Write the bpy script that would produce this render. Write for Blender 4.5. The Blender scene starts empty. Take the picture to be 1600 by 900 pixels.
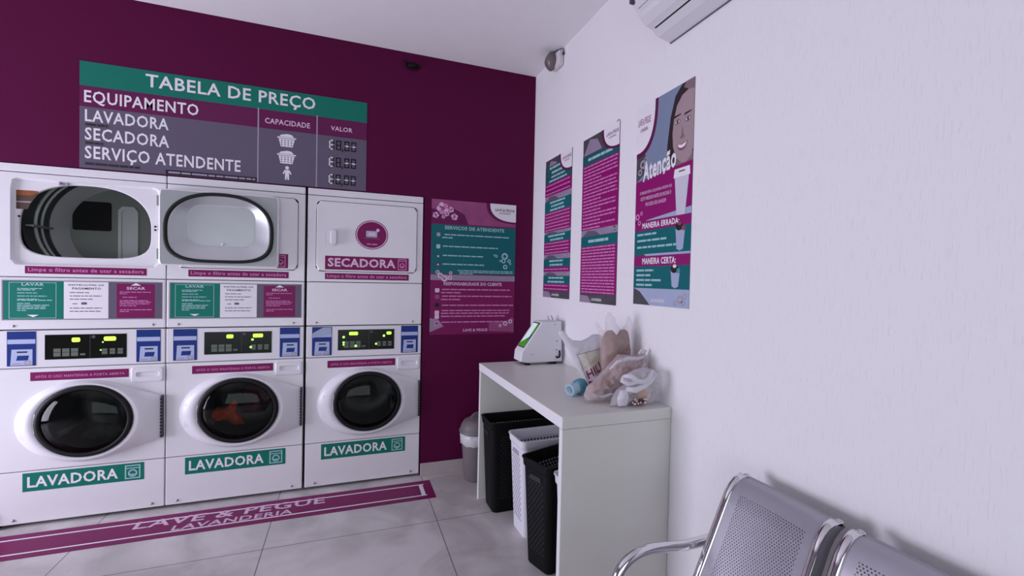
import bpy, bmesh, math, random
from mathutils import Vector, Matrix, noise
from mathutils.geometry import delaunay_2d_cdt

SC = bpy.context.scene
COL = SC.collection
PI = math.pi

# ------------------------------------------------------------------ camera
cam_data = bpy.data.cameras.new('camera')
cam_data.sensor_width = 36.0
cam_data.lens = 699.3085 / 1600 * 36.0
cam_data.clip_start = 0.02
cam = bpy.data.objects.new('camera', cam_data)
COL.objects.link(cam)
_yaw, _pitch, _roll = .3516, -.0181, .0213
_F = Vector((math.sin(_yaw) * math.cos(_pitch), math.cos(_yaw) * math.cos(_pitch), math.sin(_pitch)))
_R = Vector((math.cos(_yaw), -math.sin(_yaw), 0))
_U = _R.cross(_F)
_c, _s = math.cos(_roll), math.sin(_roll)
_R2, _U2 = _c * _R + _s * _U, -_s * _R + _c * _U
_m = Matrix.Identity(4)
for _i in range(3):
    _m[_i][0], _m[_i][1], _m[_i][2] = _R2[_i], _U2[_i], -_F[_i]
_m[0][3], _m[1][3], _m[2][3] = -1.3288, -3.1871, 1.4117
cam.matrix_world = _m
SC.camera = cam

# ------------------------------------------------------------------ light and exposure
SC.view_settings.view_transform = 'Standard'
SC.view_settings.look = 'None'
SC.view_settings.gamma = 1.0
SC.view_settings.use_curve_mapping = False
SC.view_settings.exposure = -.12
SC.cycles.max_bounces = 10
SC.cycles.diffuse_bounces = 6
SC.cycles.glossy_bounces = 4
SC.cycles.transparent_max_bounces = 12
SC.cycles.caustics_reflective = False
SC.cycles.caustics_refractive = False
SC.cycles.sample_clamp_indirect = 4.0
try:
    SC.cycles.use_denoising = True
except Exception:
    pass

world = bpy.data.worlds.new('overcast_sky')
SC.world = world
world.use_nodes = True
_bg = world.node_tree.nodes['Background']
_bg.inputs['Color'].default_value = (.80, .86, 1.0, 1)
_bg.inputs['Strength'].default_value = 1.0


def area_light(name, loc, rot, sx, sy, power, color):
    l = bpy.data.lights.new(name, 'AREA')
    l.shape = 'RECTANGLE'
    l.size, l.size_y = sx, sy
    l.energy = power
    l.color = color
    o = bpy.data.objects.new(name, l)
    o.location = loc
    o.rotation_euler = rot
    COL.objects.link(o)
    return o


# daylight through the side window (left, out of frame) and added fill at the unseen shop front
area_light('daylight_side', (-5.36, -.95, .92), (0, -PI / 2, 0), 1.5, 1.6, 138, (.845, .81, 1.0))
area_light('fill_front', (-2.4, -5.16, .95), (PI / 2, 0, 0), 3.2, 1.4, 23, (.84, .93, .92))

# ------------------------------------------------------------------ materials
MATS = {}


def s2l(c):
    return tuple((v / 12.92 if v <= .04045 else ((v + .055) / 1.055) ** 2.4) for v in c)


def mat(name, rgb, rough=.5, metal=0, spec=.5, emit=0, var=0, scale=8, bump=0, bscale=60, coat=0, alpha=1, stretch=None):
    if name in MATS:
        return MATS[name]
    m = bpy.data.materials.new(name)
    m.use_nodes = True
    nt = m.node_tree
    b = nt.nodes['Principled BSDF']
    b.inputs['Base Color'].default_value = (*rgb, 1)
    b.inputs['Roughness'].default_value = rough
    b.inputs['Metallic'].default_value = metal
    b.inputs['Specular IOR Level'].default_value = spec
    b.inputs['Coat Weight'].default_value = coat
    if alpha < 1:
        b.inputs['Alpha'].default_value = alpha
    if emit:
        b.inputs['Emission Color'].default_value = (*rgb, 1)
        b.inputs['Emission Strength'].default_value = emit
    tc = nt.nodes.new('ShaderNodeTexCoord')
    src = tc.outputs['Object']
    if stretch:
        mp = nt.nodes.new('ShaderNodeMapping')
        mp.inputs['Scale'].default_value = stretch
        nt.links.new(src, mp.inputs['Vector'])
        src = mp.outputs['Vector']
    n = nt.nodes.new('ShaderNodeTexNoise')
    n.inputs['Scale'].default_value = scale
    n.inputs['Detail'].default_value = 4
    nt.links.new(src, n.inputs['Vector'])
    r = nt.nodes.new('ShaderNodeMapRange')
    v = var if var else .03
    r.inputs['To Min'].default_value = 1 - v
    r.inputs['To Max'].default_value = 1 + v
    nt.links.new(n.outputs['Fac'], r.inputs['Value'])
    hs = nt.nodes.new('ShaderNodeHueSaturation')
    hs.inputs['Color'].default_value = (*rgb, 1)
    nt.links.new(r.outputs['Result'], hs.inputs['Value'])
    nt.links.new(hs.outputs['Color'], b.inputs['Base Color'])
    if bump:
        n2 = nt.nodes.new('ShaderNodeTexNoise')
        n2.inputs['Scale'].default_value = bscale
        n2.inputs['Detail'].default_value = 3
        nt.links.new(src, n2.inputs['Vector'])
        bp = nt.nodes.new('ShaderNodeBump')
        bp.inputs['Strength'].default_value = bump
        bp.inputs['Distance'].default_value = .004
        nt.links.new(n2.outputs['Fac'], bp.inputs['Height'])
        nt.links.new(bp.outputs['Normal'], b.inputs['Normal'])
    MATS[name] = m
    return m


def film(name, rgb, alpha, rough=.25):
    """thin translucent plastic: part clear, part milky"""
    if name in MATS:
        return MATS[name]
    m = mat(name, rgb, rough, var=.06, scale=20, bump=.5, bscale=45)
    nt = m.node_tree
    b = nt.nodes['Principled BSDF']
    tr = nt.nodes.new('ShaderNodeBsdfTransparent')
    tl = nt.nodes.new('ShaderNodeBsdfTranslucent')
    tl.inputs['Color'].default_value = (*rgb, 1)
    m1 = nt.nodes.new('ShaderNodeMixShader')
    m1.inputs[0].default_value = .25
    m2 = nt.nodes.new('ShaderNodeMixShader')
    m2.inputs[0].default_value = alpha
    out = nt.nodes['Material Output']
    nt.links.new(b.outputs[0], m1.inputs[1])
    nt.links.new(tl.outputs[0], m1.inputs[2])
    nt.links.new(tr.outputs[0], m2.inputs[1])
    nt.links.new(m1.outputs[0], m2.inputs[2])
    nt.links.new(m2.outputs[0], out.inputs['Surface'])
    return m


def mixnode(nt, fac, a, b):
    mx = nt.nodes.new('ShaderNodeMix')
    mx.data_type = 'RGBA'
    for sock, v in ((mx.inputs[0], fac), (mx.inputs[6], a), (mx.inputs[7], b)):
        if isinstance(v, (int, float)):
            sock.default_value = v
        elif isinstance(v, tuple):
            sock.default_value = (*v, 1)
        else:
            nt.links.new(v, sock)
    return mx.outputs[2]


def mathn(nt, op, a, b=None):
    n = nt.nodes.new('ShaderNodeMath')
    n.operation = op
    for i, v in enumerate((a, b)):
        if v is None:
            continue
        if isinstance(v, (int, float)):
            n.inputs[i].default_value = v
        else:
            nt.links.new(v, n.inputs[i])
    return n.outputs[0]


def floor_material():
    m = bpy.data.materials.new('stone_floor_tile')
    m.use_nodes = True
    nt = m.node_tree
    b = nt.nodes['Principled BSDF']
    tc = nt.nodes.new('ShaderNodeTexCoord')
    sp = nt.nodes.new('ShaderNodeSeparateXYZ')
    nt.links.new(tc.outputs['Object'], sp.inputs[0])

    def joint(sock, off):
        f = mathn(nt, 'FRACT', mathn(nt, 'DIVIDE', mathn(nt, 'ADD', sock, off), .9))
        d = mathn(nt, 'ABSOLUTE', mathn(nt, 'SUBTRACT', f, .5))
        return mathn(nt, 'LESS_THAN', d, .0024)
    g = mathn(nt, 'MAXIMUM', joint(sp.outputs[0], 1.722 + .45 + 9), joint(sp.outputs[1], .622 + .45 + 9))
    n1 = nt.nodes.new('ShaderNodeTexNoise')
    n1.inputs['Scale'].default_value = 2.6
    n1.inputs['Detail'].default_value = 7
    n1.inputs['Distortion'].default_value = .8
    nt.links.new(tc.outputs['Object'], n1.inputs['Vector'])
    n2 = nt.nodes.new('ShaderNodeTexNoise')
    n2.inputs['Scale'].default_value = 14
    n2.inputs['Detail'].default_value = 6
    nt.links.new(tc.outputs['Object'], n2.inputs['Vector'])
    f1 = nt.nodes.new('ShaderNodeMapRange')
    f1.inputs['From Min'].default_value = .38
    f1.inputs['From Max'].default_value = .62
    nt.links.new(n1.outputs['Fac'], f1.inputs['Value'])
    c1 = mixnode(nt, f1.outputs[0], (.46, .435, .43), (.70, .67, .67))
    c2 = mixnode(nt, mathn(nt, 'MULTIPLY', n2.outputs['Fac'], .35), c1, (.46, .43, .43))
    c3 = mixnode(nt, g, c2, (.13, .12, .13))
    nt.links.new(c3, b.inputs['Base Color'])
    b.inputs['Roughness'].default_value = .38
    b.inputs['Specular IOR Level'].default_value = .45
    return m


def scratched_wall_material():
    m = bpy.data.materials.new('scratched_white_render')
    m.use_nodes = True
    nt = m.node_tree
    b = nt.nodes['Principled BSDF']
    b.inputs['Base Color'].default_value = (.82, .81, .83, 1)
    b.inputs['Roughness'].default_value = .75
    b.inputs['Specular IOR Level'].default_value = .2
    tc = nt.nodes.new('ShaderNodeTexCoord')
    mp = nt.nodes.new('ShaderNodeMapping')
    mp.inputs['Scale'].default_value = (1, 1, .10)
    nt.links.new(tc.outputs['Object'], mp.inputs['Vector'])
    n = nt.nodes.new('ShaderNodeTexNoise')
    n.inputs['Scale'].default_value = 210
    n.inputs['Detail'].default_value = 3
    nt.links.new(mp.outputs['Vector'], n.inputs['Vector'])
    r = nt.nodes.new('ShaderNodeMapRange')
    r.inputs['From Min'].default_value = .60
    r.inputs['From Max'].default_value = .76
    r.inputs['To Min'].default_value = 1
    r.inputs['To Max'].default_value = 0
    nt.links.new(n.outputs['Fac'], r.inputs['Value'])
    n2 = nt.nodes.new('ShaderNodeTexNoise')
    n2.inputs['Scale'].default_value = 70
    nt.links.new(tc.outputs['Object'], n2.inputs['Vector'])
    h = mathn(nt, 'ADD', r.outputs[0], mathn(nt, 'MULTIPLY', n2.outputs['Fac'], .35))
    bp = nt.nodes.new('ShaderNodeBump')
    bp.inputs['Strength'].default_value = .42
    bp.inputs['Distance'].default_value = .0025
    nt.links.new(h, bp.inputs['Height'])
    nt.links.new(bp.outputs['Normal'], b.inputs['Normal'])
    return m


def perforated_material():
    """grey powder-coated sheet with a staggered grid of round punched holes"""
    m = mat('perforated_grey_steel', (.37, .362, .41), .38, .5, var=.03)
    nt = m.node_tree
    b = nt.nodes['Principled BSDF']
    uv = nt.nodes.new('ShaderNodeUVMap')
    sp = nt.nodes.new('ShaderNodeSeparateXYZ')
    nt.links.new(uv.outputs[0], sp.inputs[0])
    p = .0086
    u = mathn(nt, 'DIVIDE', sp.outputs[0], p)
    v = mathn(nt, 'DIVIDE', sp.outputs[1], p * .866)
    row = mathn(nt, 'FLOOR', v)
    sh = mathn(nt, 'MULTIPLY', mathn(nt, 'MODULO', row, 2), .5)
    fu = mathn(nt, 'SUBTRACT', mathn(nt, 'FRACT', mathn(nt, 'ADD', u, sh)), .5)
    fv = mathn(nt, 'MULTIPLY', mathn(nt, 'SUBTRACT', mathn(nt, 'FRACT', v), .5), .866)
    d = mathn(nt, 'ADD', mathn(nt, 'MULTIPLY', fu, fu), mathn(nt, 'MULTIPLY', fv, fv))
    hole = mathn(nt, 'LESS_THAN', d, .060)
    # only inside the punched field
    ins = mathn(nt, 'MULTIPLY', mathn(nt, 'LESS_THAN', mathn(nt, 'ABSOLUTE', mathn(nt, 'SUBTRACT', sp.outputs[0], .138)), .108),
                mathn(nt, 'GREATER_THAN', sp.outputs[1], .088))
    hole = mathn(nt, 'MULTIPLY', hole, ins)
    tr = nt.nodes.new('ShaderNodeBsdfTransparent')
    mx = nt.nodes.new('ShaderNodeMixShader')
    nt.links.new(hole, mx.inputs[0])
    nt.links.new(b.outputs[0], mx.inputs[1])
    nt.links.new(tr.outputs[0], mx.inputs[2])
    nt.links.new(mx.outputs[0], nt.nodes['Material Output'].inputs['Surface'])
    return m


def tinted_glass(name, tint, refl=.10, rough=.03, clear=.5):
    if name in MATS:
        return MATS[name]
    m = bpy.data.materials.new(name)
    m.use_nodes = True
    nt = m.node_tree
    nt.nodes.remove(nt.nodes['Principled BSDF'])
    tr = nt.nodes.new('ShaderNodeBsdfTransparent')
    tr.inputs['Color'].default_value = (*tint, 1)
    gl = nt.nodes.new('ShaderNodeBsdfGlossy')
    gl.inputs['Roughness'].default_value = rough
    gl.inputs['Color'].default_value = (.9, .9, .9, 1)
    fr = nt.nodes.new('ShaderNodeFresnel')
    fr.inputs['IOR'].default_value = 1.45
    mx = nt.nodes.new('ShaderNodeMixShader')
    nt.links.new(mathn(nt, 'MULTIPLY', fr.outputs[0], refl * 10), mx.inputs[0])
    nt.links.new(tr.outputs[0], mx.inputs[1])
    nt.links.new(gl.outputs[0], mx.inputs[2])
    nt.links.new(mx.outputs[0], nt.nodes['Material Output'].inputs['Surface'])
    MATS[name] = m
    return m


M_WALLW = scratched_wall_material()
M_FLOOR = floor_material()
M_CEIL = mat('white_ceiling_paint', (.83, .82, .83), .8, spec=.1)
M_DIMWALL = mat('unseen_wall_dimming', (.30, .29, .31), .8, spec=.1)  # unseen walls, darkened to cut the light they bounce back
M_PLUM = mat('plum_wall_paint', (.092, .0028, .042), .6, spec=.12, var=.05, scale=40, bump=.12, bscale=120)
M_SKIRT = mat('beige_stone_skirting', (.46, .40, .40), .45, var=.1, scale=12)
M_ENAMEL = mat('white_enamel', (.76, .75, .78), .32, spec=.5, coat=.15)
M_ENAMEL2 = mat('off_white_plastic', (.73, .72, .76), .36, spec=.5)
M_SHADOWGAP = mat('gap_shade', (.03, .03, .035), .8)
M_CORE = mat('grey_carcass', (.10, .10, .11), .7)
M_GALV = mat('galvanised_steel', (.30, .33, .31), .42, .65, var=.08, scale=25)
M_DRUM = mat('drum_steel', (.25, .275, .25), .40, .35, var=.12, scale=15)
M_DRUMRING = mat('brushed_drum_ring', (.70, .74, .72), .36, .25, var=.08)
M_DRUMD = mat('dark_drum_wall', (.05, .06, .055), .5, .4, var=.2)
M_BLACK = mat('black_plastic', (.008, .008, .009), .5, spec=.22)
M_BLACKG = mat('glossy_black_panel', (.008, .008, .006), .2, spec=.18)
M_RUBBER = mat('dark_rubber', (.014, .014, .015), .6, spec=.25)
M_DOORGREY = mat('grey_door_liner', (.36, .38, .39), .42, .25, var=.05)
M_TUB = mat('polished_door_bowl', (.52, .54, .56), .38, .62, var=.06)
M_GLASS = tinted_glass('dark_door_glass', (.42, .42, .43), .045)
M_WHITE = mat('printed_white', (.80, .78, .82), .5, spec=.22)
M_TEAL = mat('printed_teal', (.004, .172, .122), .42, spec=.22)
M_TEALB = mat('printed_blue_teal', (.005, .125, .142), .42, spec=.22)
M_TEALD = mat('printed_dark_teal', (.020, .095, .115), .45, spec=.22)
M_MAG = mat('printed_plum', (.19, .007, .092), .42, spec=.22)
M_MAGD = mat('printed_dark_plum', (.125, .010, .075), .42, spec=.22)
M_MAGP = mat('printed_magenta', (.26, .007, .14), .42, spec=.22)
M_PINK = mat('printed_pink', (.60, .22, .46), .5, spec=.22)
M_PINKL = mat('printed_light_pink', (.70, .50, .66), .5, spec=.22)
M_ROSE = mat('printed_rose', (.30, .07, .19), .5, spec=.22, var=.35, scale=9)
M_LAV = mat('printed_lavender_grey', (.30, .23, .33), .5, spec=.22, var=.12, scale=9)
M_GREY = mat('printed_grey', (.125, .105, .155), .38, spec=.22, var=.05)
M_GREYL = mat('printed_light_grey', (.36, .33, .40), .5, spec=.22)
M_GREYD = mat('printed_dark_grey', (.075, .072, .085), .5, spec=.22, var=.3, scale=14)
M_INK = mat('printed_ink', (.018, .014, .02), .45, spec=.22)
M_TEALT = mat('printed_pale_teal', (.33, .55, .56), .5, spec=.22)
M_BLUE = mat('printed_blue', (.010, .032, .20), .4, spec=.22)
M_BLUEL = mat('printed_pale_blue', (.42, .48, .70), .45, spec=.22)
M_SKYB = mat('printed_sky_grey', (.20, .25, .36), .5, spec=.22, var=.06)
M_SKYL = mat('printed_light_sky', (.36, .42, .58), .5, spec=.22, var=.1)
M_SKIN = mat('printed_skin', (.36, .27, .29), .5, spec=.22, var=.08, scale=10)
M_SKINS = mat('printed_skin_dark', (.22, .15, .17), .5, spec=.22)
M_HAIR = mat('printed_hair', (.030, .018, .022), .5, spec=.22, var=.3)
M_LIP = mat('printed_lip', (.24, .07, .10), .5, spec=.22)
M_LED = mat('lit_green_digits', (.42, 1.0, .06), .5, emit=1.6)
M_LEDD = mat('lit_green_dot', (.35, 1.0, .12), .5, emit=2.0)
M_BTN = mat('grey_green_button', (.10, .125, .10), .5)
M_ORANGE = mat('orange_photo', (.28, .075, .012), .5, var=.4, scale=30)
M_BROWNP = mat('brown_photo', (.075, .045, .028), .5, var=.5, scale=35)
M_DESK = mat('white_laminate', (.70, .70, .655), .38, spec=.5)
M_DESKEDGE = mat('white_edge_band', (.78, .78, .80), .35)
M_HWHITE = mat('white_hamper_plastic', (.74, .74, .80), .35)
M_HBLACK = mat('black_hamper_plastic', (.005, .005, .0055), .5, spec=.13)
M_BIN = mat('mauve_grey_bin_plastic', (.155, .135, .145), .45)
M_LINER = film('white_bin_liner', (.8, .8, .82), .92)
M_CHROME = mat('chrome', (.72, .71, .73), .09, 1.0, var=.01)
M_SEAT = mat('grey_seat_steel', (.29, .28, .31), .36, .55)
M_PERF = perforated_material()
M_ACW = mat('air_conditioner_plastic', (.72, .71, .74), .4)
M_SLOT = mat('black_slot', (.006, .006, .008), .6)
M_SENSOR = mat('smoked_sensor_cover', (.14, .115, .12), .35)
M_SENSORW = mat('sensor_white_plastic', (.66, .63, .66), .5)
M_DARKP = mat('dark_plum_fitting', (.012, .003, .008), .6, spec=.15)
M_SCREEN = mat('green_screen', (.05, .26, .015), .25, emit=.35)
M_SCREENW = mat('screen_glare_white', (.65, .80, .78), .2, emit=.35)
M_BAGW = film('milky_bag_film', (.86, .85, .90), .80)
M_BAGC = film('clear_bag_film', (.82, .80, .84), .42)
M_BAGP = film('pinkish_bag_film', (.76, .66, .68), .50)
M_BAGT = film('thin_clear_film', (.84, .80, .84), .24)
M_BROWNBAG = mat('brown_bundle', (.30, .175, .14), .6, var=.3, scale=16, bump=.5, bscale=30, stretch=(1.6, 1.6, .22))
M_BROWNBAG2 = mat('brown_pink_bundle', (.38, .22, .19), .6, var=.35, scale=14, bump=.5, bscale=30)
M_MAROONC = mat('maroon_packet', (.12, .012, .03), .5, var=.5, scale=50)
M_YELLOWC = mat('yellow_packet', (.60, .30, .05), .5, var=.3, scale=30)
M_CUPT = mat('teal_plastic', (.07, .25, .33), .35)
M_CUPW = film('pale_blue_plastic', (.62, .82, .90), .75)
M_PRINTY = mat('printed_cream', (.78, .74, .66), .5, spec=.22)
M_ORANGEC = mat('orange_fabric', (.85, .11, .02), .8, var=.3, scale=20)
M_PURPLEC = mat('plum_fabric', (.14, .03, .07), .8, var=.4, scale=20)
M_GREENC = mat('grey_green_fabric', (.12, .15, .13), .8, var=.4, scale=20)
M_FRAME = mat('aluminium_frame', (.55, .55, .58), .35, .6)


# ------------------------------------------------------------------ mesh builder
class MB:
    def __init__(self):
        self.bm = bmesh.new()
        self.mats = []
        self.smooth = False

    def mi(self, m):
        if m not in self.mats:
            self.mats.append(m)
        return self.mats.index(m)

    def faces(self, verts, faces, m, smooth=False):
        vs = [self.bm.verts.new(v) for v in verts]
        k = self.mi(m)
        for f in faces:
            try:
                fc = self.bm.faces.new([vs[i] for i in f])
                fc.material_index = k
                fc.smooth = smooth
            except ValueError:
                pass
        return vs

    def box(self, x0, y0, z0, x1, y1, z1, m, bev=0, seg=2):
        xs, ys, zs = sorted((x0, x1)), sorted((y0, y1)), sorted((z0, z1))
        b2 = bmesh.new()
        bmesh.ops.create_cube(b2, size=1)
        for v in b2.verts:
            v.co = Vector((xs[0] + (v.co.x + .5) * (xs[1] - xs[0]), ys[0] + (v.co.y + .5) * (ys[1] - ys[0]),
                           zs[0] + (v.co.z + .5) * (zs[1] - zs[0])))
        if bev:
            bmesh.ops.bevel(b2, geom=list(b2.edges), offset=bev, segments=seg, affect='EDGES', profile=.5)
        self.merge(b2, m, smooth=False)

    def merge(self, b2, m, smooth=False, mx=None):
        k = self.mi(m)
        mp = {}
        for v in b2.verts:
            mp[v] = self.bm.verts.new(mx @ v.co if mx else v.co)
        for f in b2.faces:
            try:
                nf = self.bm.faces.new([mp[v] for v in f.verts])
                nf.material_index = k
                nf.smooth = smooth
            except ValueError:
                pass
        b2.free()

    def loft(self, loops, m, cap0=False, cap1=False, closed=True, smooth=True, wrap=False):
        k = self.mi(m)
        rows = [[self.bm.verts.new(p) for p in lp] for lp in loops]
        n = len(rows[0])
        pairs = list(zip(rows, rows[1:])) + ([(rows[-1], rows[0])] if wrap else [])
        for a, b in pairs:
            for i in range(n if closed else n - 1):
                j = (i + 1) % n
                try:
                    f = self.bm.faces.new((a[i], a[j], b[j], b[i]))
                    f.material_index = k
                    f.smooth = smooth
                except ValueError:
                    pass
        for flag, row in ((cap0, rows[0]), (cap1, rows[-1])):
            if flag:
                try:
                    f = self.bm.faces.new(row)
                    f.material_index = k
                except ValueError:
                    pass
        return rows

    def tube(self, pts, r, m, seg=12, cap=True):
        pts = [Vector(p) for p in pts]
        loops = []
        up = Vector((0, 0, 1))
        prev = None
        for i, p in enumerate(pts):
            t = (pts[min(i + 1, len(pts) - 1)] - pts[max(i - 1, 0)]).normalized()
            if prev is None:
                a = up.cross(t)
                if a.length < .01:
                    a = Vector((1, 0, 0)).cross(t)
                a.normalize()
            else:
                a = prev - t * prev.dot(t)
                a.normalize()
            prev = a
            b = t.cross(a)
            rr = r[i] if isinstance(r, (list, tuple)) else r
            loops.append([p + (a * math.cos(2 * PI * q / seg) + b * math.sin(2 * PI * q / seg)) * rr for q in range(seg)])
        self.loft(loops, m, cap, cap)

    def lathe(self, prof, center, m, axis='z', seg=32, cap0=False, cap1=False, sx=1, sy=1):
        cx, cy, cz = center
        loops = []
        for r, h in prof:
            lp = []
            for q in range(seg):
                a = 2 * PI * q / seg
                u, v = r * math.cos(a) * sx, r * math.sin(a) * sy
                lp.append(Vector((cx + u, cy + v, cz + h)) if axis == 'z' else Vector((cx + u, cy + h, cz + v)) if axis == 'y'
                          else Vector((cx + h, cy + u, cz + v)))
            loops.append(lp)
        self.loft(loops, m, cap0, cap1)

    def prism(self, poly, a0, a1, m, axis='y'):
        """extrude a polygon given in the two other axes"""
        def P(p, a):
            return Vector((p[0], a, p[1])) if axis == 'y' else Vector((a, p[0], p[1])) if axis == 'x' else Vector((p[0], p[1], a))
        self.loft([[P(p, a0) for p in poly], [P(p, a1) for p in poly]], m, True, True, smooth=False)

    def build(self, name, parent=None, loc=(0, 0, 0), recalc=True, autosmooth=None):
        if recalc:
            bmesh.ops.recalc_face_normals(self.bm, faces=list(self.bm.faces))
        me = bpy.data.meshes.new(name)
        self.bm.to_mesh(me)
        self.bm.free()
        for m in self.mats:
            me.materials.append(m)
        o = bpy.data.objects.new(name, me)
        COL.objects.link(o)
        if parent:
            o.parent = parent
        else:
            o.location = loc
        return o


def root(name, loc, label, cat, group=None, rz=0):
    o = bpy.data.objects.new(name, None)
    o.empty_display_size = .1
    o.location = loc
    o.rotation_euler = (0, 0, rz)
    COL.objects.link(o)
    tag(o, label, cat, group)
    return o


def tag(o, label, cat, group=None):
    o['label'] = label
    o['category'] = cat
    if group:
        o['group'] = group


def struct(o):
    o['kind'] = 'structure'
    return o


_FONT = {}


def text_tris(s, bold=0.02, shear=0):
    key = (s, bold, shear)
    if key in _FONT:
        return _FONT[key]
    cu = bpy.data.curves.new('lettering', 'FONT')
    cu.body = s
    cu.size = 1
    cu.offset = bold
    cu.shear = shear
    cu.resolution_u = 2
    cu.space_character = 1.08
    cu.fill_mode = 'FRONT'
    o = bpy.data.objects.new('lettering', cu)
    COL.objects.link(o)
    dg = bpy.context.evaluated_depsgraph_get()
    dg.update()
    me = bpy.data.meshes.new_from_object(o.evaluated_get(dg))
    vs = [(v.co.x, v.co.y) for v in me.vertices]
    fs = [tuple(p.vertices) for p in me.polygons]
    bpy.data.objects.remove(o)
    bpy.data.curves.remove(cu)
    bpy.data.meshes.remove(me)
    x0, x1 = min(v[0] for v in vs), max(v[0] for v in vs)
    y0, y1 = min(v[1] for v in vs), max(v[1] for v in vs)
    vs = [((v[0] - x0) / (x1 - x0), (v[1] - y0) / (y1 - y0)) for v in vs]
    _FONT[key] = (vs, fs, (x1 - x0) / (y1 - y0))
    return _FONT[key]


class Canvas:
    """printed graphics in a (u, v) plane lifted in thin layers off a surface"""

    def __init__(self, O, U, V, N, parent):
        self.O, self.U, self.V, self.N = Vector(O), Vector(U), Vector(V), Vector(N)
        self.parent = parent
        self.parts = {}
        self.order = []
        self.cur = None

    def use(self, name):
        if name not in self.parts:
            self.parts[name] = MB()
            self.order.append(name)
        self.cur = self.parts[name]
        return self

    def P(self, u, v, lay):
        return self.O + self.U * u + self.V * v + self.N * (lay * .00028)

    def sheet(self, u0, v0, u1, v1, m, t0=0, t1=1):
        q = [(u0, v0), (u1, v0), (u1, v1), (u0, v1)]
        self.cur.loft([[self.P(u, v, t0) for u, v in q], [self.P(u, v, t1) for u, v in q]], m, True, True, smooth=False)

    def poly(self, pts, m, lay=2):
        self.cur.faces([self.P(u, v, lay) for u, v in pts], [tuple(range(len(pts)))], m)

    def rect(self, u0, v0, u1, v1, m, lay=2):
        self.poly([(u0, v0), (u1, v0), (u1, v1), (u0, v1)], m, lay)

    def disc(self, u, v, r, m, lay=2, ry=None, seg=20, a0=0, a1=2 * PI):
        ry = ry or r
        self.poly([(u + r * math.cos(a0 + (a1 - a0) * i / seg), v + ry * math.sin(a0 + (a1 - a0) * i / seg)) for i in range(seg)], m, lay)

    def ring(self, u, v, r, w, m, lay=2, seg=32, ry=None):
        k = (ry or r) / r
        for i in range(seg):
            a, b = 2 * PI * i / seg, 2 * PI * (i + 1) / seg
            self.poly([(u + r * math.cos(a), v + k * r * math.sin(a)), (u + r * math.cos(b), v + k * r * math.sin(b)),
                       (u + (r - w) * math.cos(b), v + k * (r - w) * math.sin(b)), (u + (r - w) * math.cos(a), v + k * (r - w) * math.sin(a))], m, lay)

    def frame(self, u0, v0, u1, v1, w, m, lay=2):
        self.rect(u0, v0, u1, v0 + w, m, lay)
        self.rect(u0, v1 - w, u1, v1, m, lay)
        self.rect(u0, v0 + w, u0 + w, v1 - w, m, lay)
        self.rect(u1 - w, v0 + w, u1, v1 - w, m, lay)

    def text(self, s, u0, v0, u1, v1, m, lay=3, bold=.02, skew=0, shear=0):
        vs, fs, _a = text_tris(s, bold, shear)
        self.cur.faces([self.P(u0 + (u1 - u0) * a, v0 + (v1 - v0) * b + skew * a, lay) for a, b in vs], fs, m)

    def bars(self, u0, v, u1, h, m, lay=3, seed=0, gap=.006):
        """a line of print too small to read: word-sized dashes"""
        rnd = random.Random(seed * 977 + int(v * 1e4))
        u = u0
        while u < u1 - .003:
            w = min(rnd.uniform(2.2, 8) * h, u1 - u)
            self.rect(u, v, u + w, v + h, m, lay)
            u += w + min(gap, h * .8)

    def build(self):
        return {n: self.parts[n].build(n.split('#')[0], self.parent, recalc=False) for n in self.order}


def angles(corners, n=72):
    a = [2 * PI * i / n for i in range(n)]
    for c in corners:
        c %= 2 * PI
        a = [x for x in a if abs(x - c) > 2 * PI / n * .35] + [c]
    return sorted(a)


def ray_loop(poly, cx, cz, angs):
    out = []
    n = len(poly)
    for a in angs:
        dx, dz = math.cos(a), math.sin(a)
        best = None
        for i in range(n):
            x1, z1 = poly[i][0] - cx, poly[i][1] - cz
            x2, z2 = poly[(i + 1) % n][0] - cx, poly[(i + 1) % n][1] - cz
            ex, ez = x2 - x1, z2 - z1
            den = dx * ez - dz * ex
            if abs(den) < 1e-12:
                continue
            t = (x1 * ez - z1 * ex) / den
            s = (x1 * dz - z1 * dx) / den
            if t > 0 and -1e-6 <= s <= 1 + 1e-6 and (best is None or t > best):
                best = t
        out.append((cx + dx * best, cz + dz * best))
    return out


def rrect(x0, z0, x1, z1, r, seg=6):
    pts = []
    for cx, cz, a0 in ((x1 - r, z1 - r, 0), (x0 + r, z1 - r, PI / 2), (x0 + r, z0 + r, PI), (x1 - r, z0 + r, 3 * PI / 2)):
        for i in range(seg + 1):
            a = a0 + PI / 2 * i / seg
            pts.append((cx + r * math.cos(a), cz + r * math.sin(a)))
    return pts


def sel(cx, cz, a, bt, bb, nt, nb, angs):
    """superellipse loop with its own top and bottom halves"""
    out = []
    for t in angs:
        c, s = math.cos(t), math.sin(t)
        b, n = (bt, nt) if s >= 0 else (bb, nb)
        r = (abs(c / a) ** n + abs(s / b) ** n) ** (-1 / n)
        out.append((cx + r * c, cz + r * s))
    return out


def at_y(loop, y):
    return [Vector((x, y, z)) for x, z in loop]


def hull(pts):
    pts = sorted(set(pts))

    def half(ps):
        h = []
        for p in ps:
            while len(h) > 1 and (h[-1][0] - h[-2][0]) * (p[1] - h[-2][1]) - (h[-1][1] - h[-2][1]) * (p[0] - h[-2][0]) <= 0:
                h.pop()
            h.append(p)
        return h[:-1]
    return half(pts) + half(pts[::-1])


def inpoly(x, z, poly):
    c = False
    n = len(poly)
    for i in range(n):
        x1, z1 = poly[i]
        x2, z2 = poly[i - 1]
        if (z1 > z) != (z2 > z) and x < (x2 - x1) * (z - z1) / (z2 - z1) + x1:
            c = not c
    return c


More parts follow.
